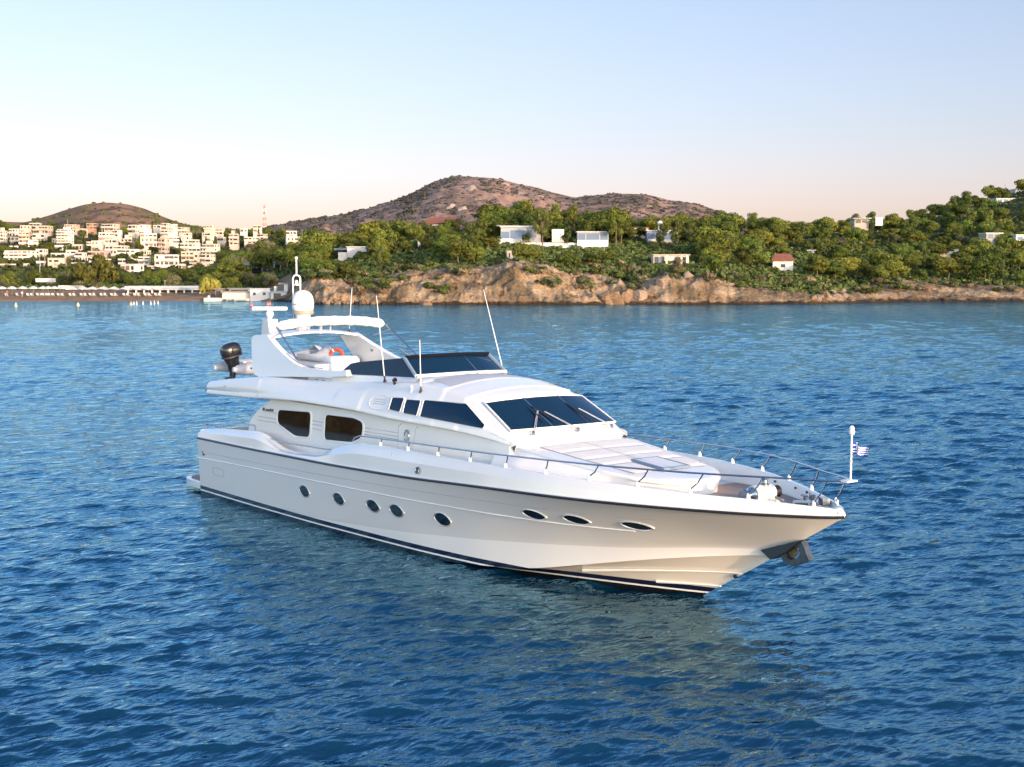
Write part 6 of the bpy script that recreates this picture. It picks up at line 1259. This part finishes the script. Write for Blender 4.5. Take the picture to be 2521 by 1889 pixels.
# tender across the aft overhang
TD = empty("inflatable_tender", (1.45, 0, 4.0), "grey inflatable tender stowed crosswise on the yacht's aft overhang with a black outboard", "dinghy")
M_tube = mat("grey_hypalon", (.42, .45, .50), .5, var=.06, vscale=4); M_obm = mat("black_cowling", (.02, .017, .02), .18, coat=.6, var=.2, vscale=5)
tp = lambda P: [np.array(p)-[1.45, 0, 4.0] for p in P]
for sx, nm in ((-1, "buoyancy_tube"), (1, "buoyancy_tube")):
    P = [(1.45+sx*.74, -2.22, 4.30), (1.45+sx*.74, -2.05, 4.31), (1.45+sx*.74, -1.75, 4.32), (1.45+sx*.73, -.8, 4.34), (1.45+sx*.70, .3, 4.40), (1.45+sx*.58, 1.1, 4.56), (1.45+sx*.3, 1.6, 4.74), (1.45, 1.75, 4.80)]
    MB().tube(tp(P), [.07, .15, .205, .215, .215, .21, .20, .19], 16).build(nm, M_tube, TD, 60)
    MB().lathe([(.0, -.02), (.085, -.01), (.09, .03)], tp([(1.45+sx*.74, -2.22, 4.30)])[0], (0, 1, 0), 14).build("tube_cap", mat("pale_cap", (.62, .66, .7), .5), TD)
    MB().tube(tp([(1.45+sx*.95, -1.7, 4.34), (1.45+sx*.94, -.8, 4.36), (1.45+sx*.9, .3, 4.43), (1.45+sx*.78, 1.1, 4.62)]), .028, 6).build("rubbing_strake", M_dark, TD)
MB().grid([tp([(1.45-w, y, z), (1.45-w*.5, y, z-.12), (1.45, y, z-.2), (1.45+w*.5, y, z-.12), (1.45+w, y, z)]) for y, w, z in ((-1.75, .7, 4.26), (0, .68, 4.28), (1.0, .5, 4.42), (1.6, .15, 4.62), (1.72, .02, 4.7))]).build("tender_hull", M_gel, TD)
nose = MB().grid([[np.array((1.45+.42*math.cos(a)*k, 1.25+.55*abs(math.sin(a))**.8*k, 4.80+.20*(1-k)+.0)) - [1.45, 0, 4.0] for a in np.linspace(math.pi*1.0, 0, 13)] for k in (1.0, .75, .4, .05)]).build("bow_locker", M_gel, TD)
MB().box((0, -1.72, .33), (1.1, .08, .42)).build("transom_board", M_gel, TD)
for sx in (-.45, .45): MB().box((sx, -.6, .1), (.1, 1.6, .12)).build("chock", M_gel, TD)
ob_ = empty("outboard_motor", (.1, -2.0, .0)); ob_.parent = TD; ob_["label"] = "black outboard motor with bronze sheen on its cowling"
def ell(c, r, n=14, m=10, p=1.0):
    return [[np.array(c)+np.array([r[0]*math.copysign(abs(math.cos(b))**p*abs(math.cos(a))**p, math.cos(b)*math.cos(a)), r[1]*math.copysign(abs(math.cos(b))**p*abs(math.sin(a))**p, math.sin(a)), r[2]*math.copysign(abs(math.sin(b))**p, math.sin(b))]) for a in np.linspace(0, 2*math.pi, n, endpoint=False)] for b in np.linspace(-math.pi/2, math.pi/2, m)]
def tiltx(P, a, c): 
    P = np.array(P)-c; cs, sn_ = math.cos(a), math.sin(a); Q = P.copy(); Q[..., 1] = P[..., 1]*cs-P[..., 2]*sn_; Q[..., 2] = P[..., 1]*sn_+P[..., 2]*cs; return Q+c
MB().grid(tiltx(ell((0, 0, .90), (.29, .36, .29), 18, 12, .75), .25, np.array([0, 0, .9])), cv=True).build("cowling", M_obm, ob_, 50)
MB().grid(tiltx(ell((0, -.01, .72), (.30, .37, .05), 18, 6, .7), .25, np.array([0, 0, .9])), cv=True).build("cowling_trim", mat("dark_trim", (.05, .05, .055), .4), ob_, 50)
MB().grid([tiltx([[.22*k*math.cos(a), .26*k*math.sin(a)+dy, z] for a in np.linspace(0, 2*math.pi, 14, endpoint=False)], 0, np.zeros(3)) for z, k, dy in ((.74, 1.15, 0), (.55, 1.0, .03), (.42, .7, .06), (.2, .45, .06), (-.02, .4, .05))], cv=True).build("leg", M_obm, ob_, 50)
MB().box((0, .12, .36), (.3, .3, .34)).build("bracket", M_dark, ob_)
MB().prism([(-.06, -.24, .0), (-.06, .1, .02), (-.06, .1, -.06), (-.06, -.2, -.06)], (.12, 0, 0)).build("cavitation_plate", M_dark, ob_)
# Greek courtesy flag on the bow staff
fb = bpy.data.materials; M_fb = mat("flag_blue", (.03, .08, .42), .8); M_fw = mat("flag_white", (.82, .82, .84), .8)
fgm = MB(); nx, nz = 27, 18; Wf, Hf = .38, .25
def fpt(i, j):
    u = i/nx; w = j/nz; s = u*Wf
    return (26.19+s*.70+.02*math.sin(u*7), .035*math.sin(u*9+w)+s*.45, 4.06-w*Hf*(1-.25*u)-u*.11+.015*math.sin(u*8))
for i in range(nx):
    for j in range(nz):
        st = j//2; blue = st % 2 == 0
        if i < 10 and j < 10: blue = not (4 <= i < 6 or 4 <= j < 6)
        fgm.add([fpt(i, j), fpt(i+1, j), fpt(i+1, j+1), fpt(i, j+1)], [(0, 1, 2, 3)], 0 if blue else 1)
fg = fgm.build("flag", [M_fb, M_fw], None, 60); tag(fg, "small blue and white striped flag with a white cross flying from the yacht's bow staff", "flag")
# ------------------------------------------------------------------ labels that single out each plant and each block
Y["label"] = "large white motor yacht with pale grey hull sides and a flybridge on the water"
LM = [(BIG, "the largest beach tree"), (SMALLT, "the yellowish tamarisk"), (V1, "the large flat-roofed villa"), (V3, "the chimney villa"), (V4, "the stone beach house"), (V5, "the red-roofed cottage"), (V8, "the grey hilltop house"), (V9, "the long blue house"), (V14, "the red-roofed mansion"), (V16, "the windowless white building"), (HUT, "the small stone hut"), (LM_TOWN["tower"], "the tallest tower block"), (LM_TOWN["bare"], "the unfinished brick building"), (LM_TOWN["long"], "the long white block"), (TW, "the lattice mast"), (RST, "the pine-shaded restaurant"), (V2, "the glazed pavilion"), (V11, "the blue veranda house"), (V13, "the stone retaining wall")]
def px_of(o): return proj(np.array(o.matrix_world.translation if False else o.location))
LP = [(px_of(o), t) for o, t in LM]
ORD = ["closest"]+["%s closest" % w for w in ordn[1:]]
def nth(k):
    if k == 0: return "nearest"
    if k < 20: return ordn[k]+" nearest"
    tens = {2: "twenty", 3: "thirty", 4: "forty", 5: "fifty", 6: "sixty", 7: "seventy", 8: "eighty", 9: "ninety"}; n = k+1
    return (tens[n//10]+("-"+ordn[n % 10-1] if n % 10 else "")).replace("ty-", "ty-") + " nearest"
def relabel(items):
    buckets = {}
    for o, w in items:
        p = px_of(o); d, i = min((np.hypot(p[0]-q[0], (p[1]-q[1])*1.6), i) for i, (q, t) in enumerate(LP)); q = LP[i][0]
        dx, dy = p[0]-q[0], (p[1]-q[1])*1.6
        dr = ("left of" if dx < 0 else "right of") if abs(dx) > abs(dy) else ("uphill of" if dy < 0 else "below")
        buckets.setdefault((w, i, dr), []).append((d, o))
    for (w, i, dr), L in buckets.items():
        for k, (d, o) in enumerate(sorted(L, key=lambda t: t[0])): o["label"] = "%s, %s %s %s" % (w, nth(k), dr, LP[i][1])
relabel([(o, w) for o, w in PLANTS if "label" not in o])
def hwords(o):
    nf = len({round(c.location.z, 1) for c in o.children if c.name.startswith("window")}); m = [c for c in o.children if c.name.startswith("wall")][0].data.materials[0].name.split("_")[0]
    return "%s block with %s" % (m, {1: "one storey", 2: "two storeys", 3: "three storeys", 4: "four storeys", 5: "five storeys"}.get(nf, "many storeys"))
relabel([(o, hwords(o)) for o in HOUSES if o.get("group") and "label" not in o])
for o, w in PLANTS:
    o["group"] = {"shrub": "shrubs on the headland and shore", "agave": "agaves on the cliff"}.get(o.get("category"), "trees of the shore and headland")
for o in HOUSES:
    if "_v" in o: del o["_v"]
